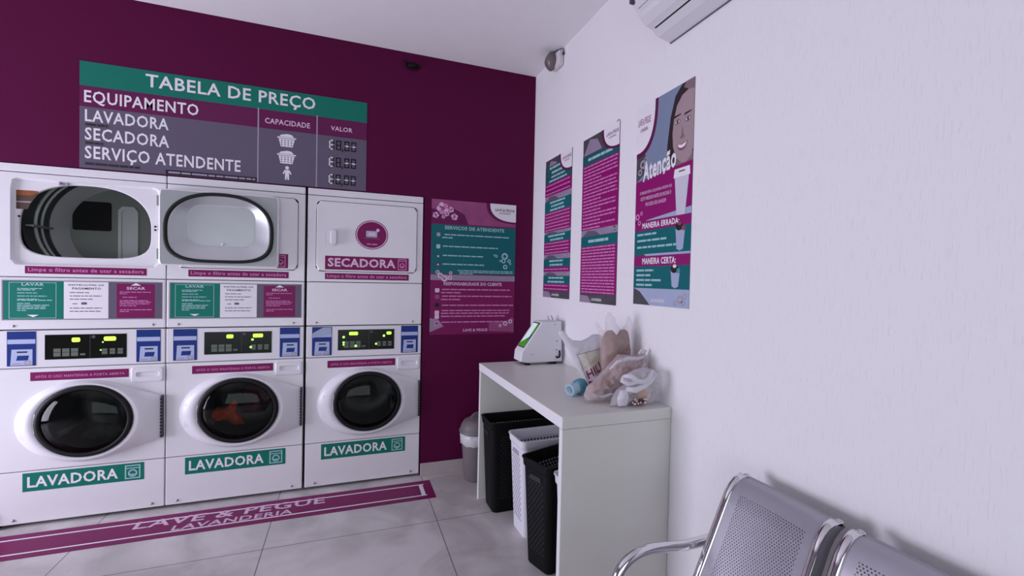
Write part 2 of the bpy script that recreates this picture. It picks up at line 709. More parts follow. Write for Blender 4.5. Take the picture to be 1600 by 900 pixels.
def edge_dist(x, z, poly):
    best = 9
    n = len(poly)
    for i in range(n):
        x1, z1 = poly[i - 1]
        x2, z2 = poly[i]
        ex, ez = x2 - x1, z2 - z1
        t = max(0, min(1, ((x - x1) * ex + (z - z1) * ez) / (ex * ex + ez * ez + 1e-12)))
        best = min(best, math.hypot(x - x1 - t * ex, z - z1 - t * ez))
    return best


def pillow_y(x, z, poly, t, soft, wr, sc, seed, lean, z0):
    d = edge_dist(x, z, poly)
    f = math.sqrt(min(1, d / soft)) if d > 0 else 0
    n1 = noise.noise(Vector((x * sc + seed, z * sc, seed * 1.7)))
    n2 = noise.noise(Vector((x * sc * 2.3 + seed, z * sc * 2.3, 5 + seed)))
    cr = abs(noise.noise(Vector((x * sc * .9 + z * sc * .6, seed * 3.1, z * sc * .3))))
    cr += .8 * abs(noise.noise(Vector(((x - z) * sc * 1.5 + 3, (x + z) * sc * .45, seed * 2.3))))
    cr += .5 * abs(noise.noise(Vector((x * sc * 3.2, z * sc * 1.4, seed + 8))))
    return f * t + f * wr * (n1 + .5 * n2 - 1.5 * cr + .6), lean * (z - z0)


def inflate(mb, poly, y0, tf, tb, m, soft=.03, step=.0065, wr=.01, sc=22, seed=0, lean=0, z0=.873, matfn=None):
    """closed crumpled shape from an outline in x-z: thickness grows away from the outline"""
    dens = []
    n = len(poly)
    for i in range(n):
        a, b = poly[i], poly[(i + 1) % n]
        k = max(1, int(math.hypot(b[0] - a[0], b[1] - a[1]) / step))
        for q in range(k):
            dens.append((a[0] + (b[0] - a[0]) * q / k, a[1] + (b[1] - a[1]) * q / k))
    pts = [Vector(p) for p in dens]
    nb = len(pts)
    xs, zs = [p[0] for p in dens], [p[1] for p in dens]
    rnd = random.Random(seed)
    z = min(zs)
    while z < max(zs):
        x = min(xs)
        while x < max(xs):
            px, pz = x + rnd.uniform(-.25, .25) * step, z + rnd.uniform(-.25, .25) * step
            if inpoly(px, pz, dens) and edge_dist(px, pz, dens) > step * .5:
                pts.append(Vector((px, pz)))
            x += step
        z += step
    vs, _e, fs, ov, _oe, _of = delaunay_2d_cdt(pts, [], [list(range(nb))], 1, 1e-6)
    k = mb.mi(m)
    front, back = [], []
    for i, v in enumerate(vs):
        isb = any(q < nb for q in ov[i])
        df, ln = pillow_y(v.x, v.y, dens, tf, soft, wr, sc, seed, lean, z0)
        db, _ = pillow_y(v.x, v.y, dens, tb, soft, wr, sc, seed + 9, lean, z0)
        if isb:
            w = mb.bm.verts.new((v.x, y0 + ln, v.y))
            front.append(w)
            back.append(w)
        else:
            front.append(mb.bm.verts.new((v.x, y0 + ln - df, v.y)))
            back.append(mb.bm.verts.new((v.x, y0 + ln + db, v.y)))
    for f in fs:
        cx, cz = sum(vs[i].x for i in f) / len(f), sum(vs[i].y for i in f) / len(f)
        kk = k
        if matfn:
            mm = matfn(cx, cz)
            if mm:
                kk = mb.mi(mm)
        for side, q in ((front, kk), (back, k)):
            try:
                fc = mb.bm.faces.new([side[i] for i in f])
                fc.material_index = q
                fc.smooth = True
            except ValueError:
                pass
    return dens


# ------------------------------------------------------------------ the room
X_LEFT, Y_FRONT, H = -5.4, -5.2, 2.9657
NX0, NX1, NZ = -3.086, -.830, 1.985          # recess that holds the machines
ND = .80


def build_room():
    mb = MB()
    mb.box(X_LEFT, Y_FRONT, -.06, 0, ND, 0, M_FLOOR)
    struct(mb.build('floor'))
    mb = MB()
    mb.box(X_LEFT, Y_FRONT, H, 0, ND, H + .06, M_CEIL)
    struct(mb.build('ceiling'))
    mb = MB()
    mb.box(0, Y_FRONT, 0, .1, ND, H, M_WALLW)
    struct(mb.build('wall_right'))
    # back wall: plum skin around the machine recess, recess sides and rear
    mb = MB()
    mb.box(X_LEFT, 0, 0, NX0, ND, H, M_PLUM)
    mb.box(NX1, 0, 0, 0, ND, H, M_PLUM)
    mb.box(NX0, 0, NZ, NX1, ND, H, M_PLUM)
    mb.box(NX0, ND - .03, 0, NX1, ND, NZ, M_PLUM)
    struct(mb.build('wall_back'))
    # left wall with the side window opening
    wy0, wy1, wz0, wz1 = -1.8, -.10, .12, 1.72
    mb = MB()
    mb.box(X_LEFT - .1, Y_FRONT, 0, X_LEFT, wy0, H, M_DIMWALL)
    mb.box(X_LEFT - .1, wy1, 0, X_LEFT, ND, H, M_DIMWALL)
    mb.box(X_LEFT - .1, wy0, 0, X_LEFT, wy1, wz0, M_DIMWALL)
    mb.box(X_LEFT - .1, wy0, wz1, X_LEFT, wy1, H, M_DIMWALL)
    struct(mb.build('wall_left'))
    mb = MB()
    for a, b, c, d in ((wy0, wz0, wy0 + .05, wz1), (wy1 - .05, wz0, wy1, wz1), (wy0, wz0, wy1, wz0 + .05), (wy0, wz1 - .05, wy1, wz1),
                       ((wy0 + wy1) / 2 - .02, wz0, (wy0 + wy1) / 2 + .02, wz1)):
        mb.box(X_LEFT - .08, a, b, X_LEFT - .05, c, d, M_FRAME)
    struct(mb.build('window_1'))
    # unseen front wall; its shop window is added for the front fill
    fx0, fx1, fz0, fz1 = -4.1, -.7, .2, 1.7
    mb = MB()
    mb.box(X_LEFT, Y_FRONT - .1, 0, fx0, Y_FRONT, H, M_DIMWALL)
    mb.box(fx1, Y_FRONT - .1, 0, 0, Y_FRONT, H, M_DIMWALL)
    mb.box(fx0, Y_FRONT - .1, 0, fx1, Y_FRONT, fz0, M_DIMWALL)
    mb.box(fx0, Y_FRONT - .1, fz1, fx1, Y_FRONT, H, M_DIMWALL)
    struct(mb.build('wall_front'))
    mb = MB()
    for a, b, c, d in ((fx0, fz0, fx0 + .05, fz1), (fx1 - .05, fz0, fx1, fz1), (fx0, fz0, fx1, fz0 + .05), (fx0, fz1 - .05, fx1, fz1),
                       (-2.42, fz0, -2.38, fz1)):
        mb.box(a, Y_FRONT - .08, b, c, Y_FRONT - .05, d, M_FRAME)
    struct(mb.build('window_fill'))
    # stone skirting on the back wall, right of the machines and left of them
    mb = MB()
    mb.box(NX1 + .002, -.012, 0, -.001, 0, .092, M_SKIRT, .003)
    mb.box(X_LEFT, -.012, 0, NX0 - .002, 0, .092, M_SKIRT, .003)
    struct(mb.build('baseboard_back'))


# ------------------------------------------------------------------ washers and dryers
MW = .740                                     # cabinet width; units stand .745 apart
SEAM = 1.083


def panel_slab(mb, x0, z0, x1, z1, m, y0=-.002, y1=.03, bev=.004):
    mb.box(x0, y0, z0, x1, y1, z1, m, bev)


def carcass(z0, z1, name, parent, depth=.68):
    mb = MB()
    t = .012
    y0 = .034
    mb.box(.004, y0, z0, t, depth, z1, M_ENAMEL)
    mb.box(MW - t, y0, z0, MW - .004, depth, z1, M_ENAMEL)
    mb.box(t, y0, z0, MW - t, depth, z0 + t, M_CORE)
    mb.box(t, y0, z1 - t, MW - t, depth, z1, M_CORE)
    mb.box(t, depth - t, z0 + t, MW - t, depth, z1 - t, M_CORE)
    return mb.build(name, parent)


def plate_with_hole(mb, rect, hole, c, y0, y1, m, bev=.003, hole_m=None):
    x0, z0, x1, z1 = rect
    cx, cz = c
    angs = angles([math.atan2(z - cz, x - cx) for x in (x0, x1) for z in (z0, z1)])
    ol = ray_loop([(x0, z0), (x1, z0), (x1, z1), (x0, z1)], cx, cz, angs)
    ol2 = ray_loop([(x0 + bev, z0 + bev), (x1 - bev, z0 + bev), (x1 - bev, z1 - bev), (x0 + bev, z1 - bev)], cx, cz, angs)
    il = hole(angs)
    mb.loft([at_y(ol, y1), at_y(ol, y0 + bev), at_y(ol2, y0), at_y(il, y0), at_y(il, y1)], m, smooth=False, wrap=True)
    return angs


def machine_icon(c, u0, v0, u1, v1, m, lay=3):
    w = (u1 - u0) * .09
    c.frame(u0, v0, u1, v1, w, m, lay)
    c.rect(u0 + w, v1 - 3.2 * w, u1 - w, v1 - 2.4 * w, m, lay)
    cu, cv = (u0 + u1) / 2, v0 + (v1 - v0) * .40
    c.ring(cu, cv, (u1 - u0) * .30, w * 1.1, m, lay, 20)
    c.disc(cu, cv - (u1 - u0) * .04, (u1 - u0) * .20, m, lay, ry=(u1 - u0) * .13, a0=PI, a1=2 * PI)


def payment_sticker(parent, u0, u1, z0=.888, z1=1.076, painted_glare=False):
    c = Canvas((0, -.0052, 0), (1, 0, 0), (0, 0, 1), (0, -1, 0), parent)
    c.use('payment_sticker')
    w, h = u1 - u0, z1 - z0
    c.sheet(u0, z0, u1, z1, M_BLUE, 0, 1)
    c.rect(u0 + .02 * w, z0 + .64 * h, u1 - .02 * w, z0 + .77 * h, M_BLUEL, 2)
    c.poly([(u0 + .12 * w, z0 + .02 * h), (u1 - .12 * w, z0 + .02 * h), (u1 - .12 * w, z0 + .48 * h), (u0 + .16 * w, z0 + .48 * h)], M_BLUEL, 2)
    c.poly([(u0 + .32 * w, z0 + .16 * h), (u0 + .72 * w, z0 + .16 * h), (u0 + .76 * w, z0 + .30 * h), (u0 + .36 * w, z0 + .30 * h)], M_BLUE, 3)
    c.bars(u0 + .34 * w, z0 + .38 * h, u0 + .70 * w, .008, M_INK, 3, 4)
    c.bars(u0 + .18 * w, z0 + .05 * h, u0 + .56 * w, .007, M_GREYL, 3, 5)
    c.frame(u0 + .60 * w, z0 + .03 * h, u0 + .84 * w, z0 + .15 * h, .007, M_GREYL, 3)
    if painted_glare:  # pale slanted polygon paints glare across the top of the sticker
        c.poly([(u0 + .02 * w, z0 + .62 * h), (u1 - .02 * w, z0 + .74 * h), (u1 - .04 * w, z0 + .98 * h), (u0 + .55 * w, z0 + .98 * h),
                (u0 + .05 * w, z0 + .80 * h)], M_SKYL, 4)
    c.build()['payment_sticker']['label'] = 'blue payment sticker with white stripe'


def build_washer(i, ox, label, leds):
    r = root('washing_machine', (ox, 0, 0), label, 'washing machine', 'front-loading washers in the wall recess')
    carcass(.045, SEAM - .003, 'cabinet', r)
    # lower service panel, front panel with round opening, control panel
    mb = MB()
    panel_slab(mb, 0, .022, MW, .306, M_ENAMEL)
    for x in (.06, MW - .06):
        mb.lathe([(.0, -.006), (.006, -.006), (.008, -.001)], (x, -.001, .045), M_GALV, 'y', 10)
    mb.build('lower_panel', r)
    for x in (.06, MW - .06):
        for y in (.08, .60):
            f = MB()
            f.lathe([(.0, 0), (.022, 0), (.022, .012), (.010, .016), (.010, .05)], (x, y, 0), M_RUBBER, 'z', 16)
            f.build('foot', r)
    GX, GZ = .386, .576
    mb = MB()
    plate_with_hole(mb, (0, .310, MW, .872), lambda a: sel(GX, GZ, .225, .21, .21, 2, 2, a), (GX, GZ), -.002, .03, M_ENAMEL)
    mb.build('front_panel', r)
    mb = MB()
    panel_slab(mb, 0, .876, MW, SEAM - .003, M_ENAMEL2, -.004)
    cp = mb.build('control_panel', r)
    # display window with lit digits and buttons
    c = Canvas((0, -.0046, 0), (1, 0, 0), (0, 0, 1), (0, -1, 0), cp)
    c.use('display')
    c.sheet(.192, .918, .556, 1.055, M_BLACKG, 0, 3)
    for k in range(3):
        c.rect(.229 + .038 * k, .934, .260 + .038 * k, .978, M_BTN, 4)
        c.rect(.229 + .038 * k, .956, .260 + .038 * k, .958, M_BLACKG, 5)
    c.rect(.345, .937, .368, .948, M_BTN, 4)
    for k in range(3):
        c.rect(.442 + .036 * k, .940, .467 + .036 * k, .972, M_BTN, 4)
        c.rect(.442 + .036 * k, .955, .467 + .036 * k, .957, M_BLACKG, 5)
    c.rect(.388, .925, .390, 1.05, M_GREYD, 4)
    c.disc(.404, 1.040, .009, M_GREYD, 4)
    c.build()['display']['label'] = 'black display window with grey-green buttons'
    c = Canvas((0, -.0046, 0), (1, 0, 0), (0, 0, 1), (0, -1, 0), cp)
    for q, (kind, u0, v0, u1, v1) in enumerate(leds):
        c.use(('lit_digit#' if kind == 'd' else 'indicator_light#') + str(q))
        if kind == 'd':
            c.poly(rrect(u0, v0, u1, v1, (v1 - v0) * .3, 3), M_LED, 5)
        else:
            c.disc(u0, v0, u1, M_LEDD, 5, seg=10)
    for n, o in c.build().items():
        o['label'] = 'glowing yellow-green ' + ('digits' if n.startswith('lit') else 'dot')
    payment_sticker(r, .035, .155, painted_glare=(i == 2))
    payment_sticker(r, .602, .718)
    # round door in its eye-shaped blister
    el = [(.368 + .300 * math.cos(2 * PI * k / 72), .567 + .229 * math.sin(2 * PI * k / 72)) for k in range(72)]
    outline = hull([(round(a, 4), round(b, 4)) for a, b in el] + [(.722, .690), (.732, .670), (.732, .455), (.722, .435)])
    angs = angles([math.atan2(z - GZ, x - GX) for x, z in ((.722, .690), (.722, .435), (.732, .67), (.732, .455))], 96)
    o0 = ray_loop(outline, GX, GZ, angs)
    o1 = [(GX + (x - GX) * .972, GZ + (z - GZ) * .972) for x, z in o0]
    ring1 = sel(GX - .012, GZ - .006, .292, .222, .222, 2.0, 2.0, angs)
    # stay inside the outline
    ring1 = [(x, z) if math.hypot(x - GX, z - GZ) < .94 * math.hypot(p[0] - GX, p[1] - GZ) else (GX + (p[0] - GX) * .94, GZ + (p[1] - GZ) * .94)
             for (x, z), p in zip(ring1, o0)]
    ring2 = sel(GX - .004, GZ - .002, .252, .216, .216, 2, 2, angs)
    ring3 = sel(GX, GZ, .226, .206, .206, 2, 2, angs)
    ring4 = sel(GX, GZ, .216, .197, .197, 2, 2, angs)
    mb = MB()
    mb.loft([at_y(o0, -.0025), at_y(o0, -.012), at_y(o1, -.020), at_y(ring1, -.030), at_y(ring2, -.052), at_y(ring3, -.054), at_y(ring4, -.044), at_y(ring4, .02)],
            M_ENAMEL2)
    door = mb.build('door', r)
    mb = MB()
    ga = [2 * PI * k / 64 for k in range(64)]
    mb.loft([at_y(sel(GX, GZ, .2175, .1985, .1985, 2, 2, ga), -.052), at_y(sel(GX, GZ, .216, .197, .197, 2, 2, ga), -.060),
             at_y(sel(GX, GZ, .196, .179, .179, 2, 2, ga), -.062), at_y(sel(GX, GZ, .190, .173, .173, 2, 2, ga), -.052),
             at_y(sel(GX, GZ, .190, .173, .173, 2, 2, ga), .01)], M_BLACK)
    mb.build('gasket', door)
    mb = MB()
    lp = []
    for f, y in ((1.0, -.054), (.9, -.066), (.72, -.076), (.5, -.083), (.28, -.087), (.08, -.089)):
        lp.append(at_y(sel(GX, GZ, .192 * f, .175 * f, .175 * f, 2, 2, ga), y))
    mb.loft(lp, M_GLASS, cap1=True)
    mb.build('door_glass', door)
    mb = MB()
    hp = [(.098, .490), (.172, .484), (.176, .640), (.106, .634)]
    mb.loft([[Vector((x, -.026, z)) for x, z in hp],
             [Vector((x, y, z)) for (x, z), y in zip([(.100, .494), (.170, .488), (.174, .636), (.108, .630)], (-.036, -.053, -.053, -.037))]],
            M_ENAMEL2, False, True, smooth=False)
    mb.build('door_handle', door)
    mb = MB()
    mb.box(.7255, -.028, .440, .7375, -.003, .688, M_GREYD, .002)
    for k in range(12):
        mb.box(.7245, -.030, .450 + .0195 * k, .7385, -.027, .457 + .0195 * k, M_BLACK)
    mb.build('hinge', r)
    # detergent drawer
    mb = MB()
    dp = rrect(.578, .770, .734, .856, .012)
    dp2 = rrect(.584, .776, .728, .850, .010)
    mb.loft([at_y(dp, -.002), at_y(dp, -.008), at_y(dp2, -.012)], M_ENAMEL2, smooth=False)
    ang = angles([], 48)
    pp = ray_loop(rrect(.602, .800, .716, .832, .010), .659, .816, ang)
    po = ray_loop(dp2, .659, .816, ang)
    pi = ray_loop(rrect(.608, .804, .710, .824, .006), .659, .814, ang)
    mb.loft([at_y(po, -.012), at_y(pp, -.012), at_y(pi, -.0025)], M_ENAMEL2, cap1=True, smooth=False)
    mb.build('detergent_drawer', r)
    # stickers
    c = Canvas((0, -.0024, 0), (1, 0, 0), (0, 0, 1), (0, -1, 0), r)
    c.use('warning_strip')
    c.sheet(.130, .803, .566, .851, M_MAG)
    c.text('APÓS O USO MANTENHA A PORTA ABERTA', .150, .818, .546, .836, M_PINK, 2, .01)
    c.use('name_sticker')
    c.sheet(.098, .196, .642, .298, M_TEALD if i == 9 else M_TEAL)
    c.text('LAVADORA', .118, .216, .518, .277, M_WHITE, 2, .025)
    machine_icon(c, .550, .207, .624, .287, M_TEALT, 2)
    p = c.build()
    p['warning_strip']['label'] = 'plum warning strip with pink lettering'
    p['name_sticker']['label'] = 'green name sticker with white capitals'
    # drum behind the glass
    mb = MB()
    prof = [(.225, .034), (.235, .06), (.235, .40), (.20, .43), (.06, .44), (.05, .40), (.0, .39)]
    mb.lathe(prof, (GX, 0, GZ), M_DRUM, 'y', 40)
    for k in range(3):
        a = PI / 2 + 2 * PI * k / 3
        mb.tube([(GX + .222 * math.cos(a), .08, GZ + .222 * math.sin(a)), (GX + .222 * math.cos(a), .38, GZ + .222 * math.sin(a))], .022, M_DRUMRING, 8)
    mb.build('drum', r)
    return r


def dryer_front_frame(r, open_door):
    """front plate with the mouth (open unit) or with the closed door's rebate"""
    Z0, Z1 = 1.374, 1.934
    cx, cz = .375, 1.655
    if open_door:
        mb = MB()
        rect = (0, Z0, MW, Z1)
        angs = angles([math.atan2(z - cz, x - cx) for x in (0, MW) for z in (Z0, Z1)])
        b = .003
        ol = ray_loop([(0, Z0), (MW, Z0), (MW, Z1), (0, Z1)], cx, cz, angs)
        ol2 = ray_loop([(b, Z0 + b), (MW - b, Z0 + b), (MW - b, Z1 - b), (b, Z1 - b)], cx, cz, angs)
        rb = ray_loop(rrect(.046, 1.437, .706, 1.907, .03), cx, cz, angs)
        rb2 = ray_loop(rrect(.056, 1.447, .696, 1.897, .026), cx, cz, angs)
        mo = sel(.366, 1.652, .298, .242, .171, 2.4, 4.0, angs)
        mo2 = sel(.366, 1.652, .294, .238, .167, 2.4, 4.0, angs)
        mb.loft([at_y(ol, .03), at_y(ol, .001), at_y(ol2, -.002), at_y(rb, -.002), at_y(rb2, .018), at_y(mo, .018), at_y(mo2, .022), at_y(mo2, .034)], M_ENAMEL, smooth=False)
        fp = mb.build('front_panel', r)
        return fp
    mb = MB()
    plate_with_hole(mb, (0, Z0, MW, Z1), lambda a: ray_loop(rrect(.050, 1.441, .702, 1.905, .03), cx, cz, a), (cx, cz), -.002, .03, M_ENAMEL)
    return mb.build('front_panel', r)


def build_dryer(i, ox, label):
    r = root('tumble_dryer', (ox, 0, SEAM), label, 'dryer', 'tumble dryers stacked on the washers')
    k = -SEAM
    inner = bpy.data.objects.new('dryer_axis', None)   # temporary offset holder, removed below
    COL.objects.link(inner)
    carcass(SEAM + .003, 1.978, 'cabinet', r)
    mb = MB()
    panel_slab(mb, 0, SEAM + .003, MW, 1.370, M_ENAMEL)
    for x in (.06, MW - .06):
        mb.lathe([(.0, -.006), (.005, -.006), (.007, -.001)], (x, -.001, 1.105), M_GALV, 'y', 10)
    mb.build('lower_panel', r)
    mb = MB()
    panel_slab(mb, 0, 1.938, MW, 1.980, M_ENAMEL, -.004)
    mb.box(.004, .03, 1.974, MW - .004, .68, 1.980, M_ENAMEL)
    mb.build('top_cap', r)
    fp = dryer_front_frame(r, i == 0)
    cx, cz = .375, 1.655
    if i == 0:
        # drum seen through the open mouth
        mb = MB()
        seg = 56
        CZ = 1.672
        prof = [(.300, .036), (.312, .046), (.312, .15), (.320, .155), (.320, .172), (.308, .178), (.308, .205), (.318, .210), (.318, .228), (.306, .234),
                (.306, .262), (.298, .27)]
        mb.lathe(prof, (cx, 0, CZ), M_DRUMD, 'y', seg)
        for y in (.165, .219):
            mb.lathe([(.316, y - .006), (.302, y - .004), (.299, y), (.302, y + .004), (.316, y + .006)], (cx, 0, CZ), M_GALV, 'y', seg)
        mb.build('drum', r)['label'] = 'dark ribbed drum wall'
        mb = MB()
        mb.box(cx - .310, .075, CZ - .020, cx - .272, .262, CZ - .008, M_GALV, .003)
        mb.build('drum_fin', r)
        mb = MB()
        mb.lathe([(.302, .268), (.298, .285), (.268, .372), (.262, .40)], (cx, 0, CZ), M_DRUMRING, 'y', seg)
        mb.lathe([(.264, .399), (.10, .402), (.0, .402)], (cx, 0, CZ), M_DRUM, 'y', seg)
        bulk = mb.build('drum_back', r)
        bulk['label'] = 'steel rear bulkhead of the drum'
        mb = MB()
        gp = rrect(.128, 1.668, .322, 1.850, .014)
        mb.loft([at_y(gp, .402), at_y(gp, .394)], M_BLACK, cap1=True, smooth=False)
        mb.build('exhaust_grille', bulk)
        mb = MB()
        pv = [(.362, 1.43), (.362, 1.805), (.384, 1.830), (.442, 1.830), (.466, 1.800), (.466, 1.43)]
        pv2 = [(.378, 1.43), (.378, 1.790), (.394, 1.808), (.434, 1.808), (.450, 1.785), (.450, 1.43)]
        mb.loft([[Vector((x, .402, z)) for x, z in pv], [Vector((x, .384, z)) for x, z in pv], [Vector((x, .384, z)) for x, z in pv2],
                 [Vector((x, .398, z)) for x, z in pv2]], M_DRUMRING, cap1=True, smooth=False)
        mb.build('baffle', bulk)
        # small things on the rebated front
        c = Canvas((0, .0175, 0), (1, 0, 0), (0, 0, 1), (0, -1, 0), r)
        c.use('photo_sticker')
        c.poly([(.060, 1.740), (.060, 1.842), (.150, 1.842), (.152, 1.826), (.136, 1.800), (.118, 1.770), (.108, 1.740)], M_BROWNP, 1)
        c.poly([(.062, 1.815), (.062, 1.842), (.149, 1.842), (.151, 1.832), (.12, 1.815)], M_ORANGE, 2)
        c.poly([(.060, 1.776), (.060, 1.782), (.124, 1.784), (.120, 1.776)], M_GREYL, 2)
        c.build()['photo_sticker']['label'] = 'brown and orange sticker clipped by the opening'
        mb = MB()
        fr = rrect(.242, 1.880, .282, 1.906, .004)
        fr2 = rrect(.249, 1.886, .275, 1.900, .003)
        mb.loft([at_y(fr, .018), at_y(fr, .010), at_y(fr2, .010), at_y(fr2, .016)], M_GREYL, cap1=True, smooth=False)
        mb.build('door_switch', r)
        for x, z in ((.682, 1.68), (.682, 1.66), (.074, 1.70)):
            mb = MB()
            mb.lathe([(.0, .010), (.005, .010), (.005, .018)], (x, 0, z), M_BLACK, 'y', 10)
            mb.build('latch_pin', r)
        # the door swung fully open to the right: its grey inner side faces the room
        mb = MB()
        dp = rrect(.722, 1.454, 1.340, 1.897, .018)
        dpi = rrect(.729, 1.461, 1.333, 1.890, .014)
        da = [2 * PI * q / 80 for q in range(80)] + [math.atan2(z - 1.670, x - 1.030) % (2 * PI) for x in (.729, 1.333) for z in (1.461, 1.890)]
        da.sort()
        D0, D1 = ray_loop(dpi, 1.030, 1.670, da), ray_loop(dp, 1.030, 1.670, da)
        DH = sel(1.030, 1.670, .272, .210, .186, 2.3, 3.5, da)
        mb.loft([at_y(D0, -.0165), at_y(D1, -.022), at_y(D1, -.058), at_y(D0, -.062)], M_ENAMEL, cap0=True, smooth=False)
        mb.loft([at_y(D0, -.0621), at_y(DH, -.0625), at_y(DH, -.024)], M_DOORGREY, smooth=False)
        door = mb.build('door', r)
        door['label'] = 'open dryer door showing its grey inner side'
        mb = MB()
        ang = [2 * PI * q / 80 for q in range(80)]
        dx, dz = 1.030, 1.670
        a0 = sel(dx, dz, .283, .222, .196, 2.3, 3.5, ang)
        a1 = sel(dx, dz, .279, .217, .191, 2.3, 3.5, ang)
        a2 = sel(dx, dz, .264, .202, .178, 2.3, 3.5, ang)
        mb.loft([at_y(a0, -.062), at_y(a0, -.074), at_y(a1, -.080), at_y(a2, -.080), at_y(a2, -.064)], M_RUBBER)
        mb.build('seal', door)
        mb = MB()
        b0 = sel(dx, dz, .264, .202, .178, 2.3, 3.5, ang)
        inn = ray_loop(rrect(.858, 1.574, 1.206, 1.822, .07), dx, dz, ang)

        def between(f):
            return [((1 - f) * x + f * p, (1 - f) * z + f * q) for (x, z), (p, q) in zip(b0, inn)]
        mb.loft([at_y(b0, -.0640), at_y(between(.05), -.0632), at_y(between(.12), -.060), at_y(between(.95), -.0305), at_y(between(1.0), -.0295), at_y(between(1.06), -.029)],
                M_TUB, cap1=True, smooth=True)
        mb.lathe([(.0, -.038), (.008, -.037), (.010, -.029)], (1.035, 0, 1.590), M_WHITE, 'y', 12)
        mb.build('door_bowl', door)
        for z in (1.52, 1.83):
            mb = MB()
            mb.box(.700, -.030, z - .03, .730, -.004, z + .03, M_GALV, .003)
            mb.build('hinge', r)
    else:
        mb = MB()
        ang = angles([], 64)
        d0 = ray_loop(rrect(.0535, 1.4445, .6985, 1.9015, .027), cx, cz, ang)
        d1 = ray_loop(rrect(.059, 1.450, .693, 1.896, .024), cx, cz, ang)
        hx, hz = .150, 1.665
        mb.loft([at_y(d0, .03), at_y(d0, -.006), at_y(d1, -.011)], M_ENAMEL, cap1=True, smooth=False)
        door = mb.build('door', r)
        # dark sheet in place of the shade behind the door gap
        mb = MB()
        g0 = rrect(.048, 1.439, .704, 1.907, .03)
        mb.loft([at_y(g0, .031), at_y(g0, .033)], M_SHADOWGAP, cap0=True, cap1=True, smooth=False)
        mb.build('rebate', r)
        # moulded pull: shallow well with an upright grip
        mb = MB()
        w0 = rrect(.104, 1.612, .184, 1.722, .008)
        w1 = rrect(.108, 1.616, .180, 1.718, .006)
        mb.loft([at_y(w0, -.0112), at_y(w0, -.0125), at_y(w1, -.0125), at_y(w1, -.0114)], M_ENAMEL2, cap1=True, smooth=False)
        for q in range(1 if i == 2 else 0):   # the middle one is pressed flat under the swung-open door
            lp = []
            for y, s in ((-.011, 1.0), (-.026, .97), (-.036, .85), (-.040, .60)):
                hw, hh = .0215 * s, .049 * (.9 + .1 * s)
                lp.append(at_y(rrect(.158 - hw, 1.667 - hh, .158 + hw, 1.667 + hh, hw * .9), y))
            mb.loft(lp, M_ENAMEL2, cap1=True)
        mb.build('door_handle', door)
        c = Canvas((0, -.0114, 0), (1, 0, 0), (0, 0, 1), (0, -1, 0), door)
        c.use('name_sticker')
        c.sheet(.107, 1.455, .645, 1.545, M_MAG)
        c.text('SECADORA', .124, 1.474, .555, 1.532, M_PINKL, 2, .03)
        machine_icon(c, .572, 1.463, .630, 1.538, M_PINK, 2)
        c.use('round_sticker')
        c.disc(.398, 1.695, .106, M_MAG, 1, ry=.098, seg=40)
        c.ring(.398, 1.695, .101, .006, M_PINKL, 2, 40, ry=.093)
        c.poly(rrect(.360, 1.680, .432, 1.722, .006, 3), M_SKYL, 2)
        c.poly([(.372, 1.690), (.418, 1.690), (.424, 1.712), (.378, 1.712)], M_PINKL, 3)
        c.disc(.436, 1.728, .011, M_PINKL, 3)
        c.poly([(.345, 1.668), (.45, 1.668), (.44, 1.676), (.352, 1.676)], M_LIP, 3)
        c.bars(.366, 1.628, .432, .008, M_PINK, 3, 7)
        p = c.build()
        p['name_sticker']['label'] = 'plum name sticker with pale capitals'
        p['round_sticker']['label'] = 'round plum sticker with a pale ring'
    c = Canvas((0, -.0024, 0), (1, 0, 0), (0, 0, 1), (0, -1, 0), r)
    c.use('filter_strip')
    c.sheet(.107, 1.391, .648, 1.432, M_MAG)
    c.text('Limpe o filtro antes de usar a secadora', .120, 1.396, .634, 1.424, M_PINK, 2, .018)
    c.build()['filter_strip']['label'] = 'plum strip with pink lettering'
    if i < 2:
        c = Canvas((0, -.0024, 0), (1, 0, 0), (0, 0, 1), (0, -1, 0), r)
        c.use('instruction_panel')
        c.sheet(.006, 1.130, .734, 1.362, M_FRAME, 0, 2)
        c.frame(.006, 1.130, .734, 1.362, .006, M_ENAMEL, 4)
        c.frame(.013, 1.137, .727, 1.355, .004, M_GREYL, 4)
        c.rect(.017, 1.141, .723, 1.351, M_GREY, 3)
        c.use('washing_card')
        c.rect(.020, 1.142, .272, 1.350, M_TEAL, 4)
        c.frame(.042, 1.147, .240, 1.343, .0025, M_TEALT, 5)
        c.text('LAVAR', .094, 1.324, .188, 1.340, M_TEALT, 5, .03)
        for z, u1 in ((1.307, .185), (1.299, .150), (1.283, .160), (1.266, .200), (1.249, .165), (1.243, .222), (1.226, .130), (1.216, .210), (1.207, .195),
                      (1.198, .200), (1.188, .120)):
            c.bars(.076, z, u1, .0045, M_TEALT, 5, int(z * 1000))
        c.poly([(.116, 1.166), (.142, 1.153), (.166, 1.166)], M_WHITE, 5)
        c.use('payment_card')
        c.rect(.272, 1.143, .470, 1.349, M_WHITE, 4)
        c.text('INSTRUÇÕES DE', .292, 1.325, .450, 1.338, M_INK, 5, .02)
        c.text('PAGAMENTO', .308, 1.306, .436, 1.318, M_INK, 5, .02)
        for z, u1 in ((1.287, .385), (1.268, .440), (1.250, .400), (1.200, .442), (1.182, .435)):
            c.bars(.298, z, u1, .0045, M_GREY, 5, int(z * 1000))
        c.bars(.310, 1.224, .332, .0045, M_GREY, 5, 3)
        c.poly(rrect(.348, 1.222, .374, 1.235, .004, 3), M_GREY, 5)
        c.use('drying_card')
        c.rect(.508, 1.145, .688, 1.342, M_MAG, 4)
        c.poly([(.574, 1.332), (.622, 1.332), (.598, 1.347)], M_WHITE, 5)
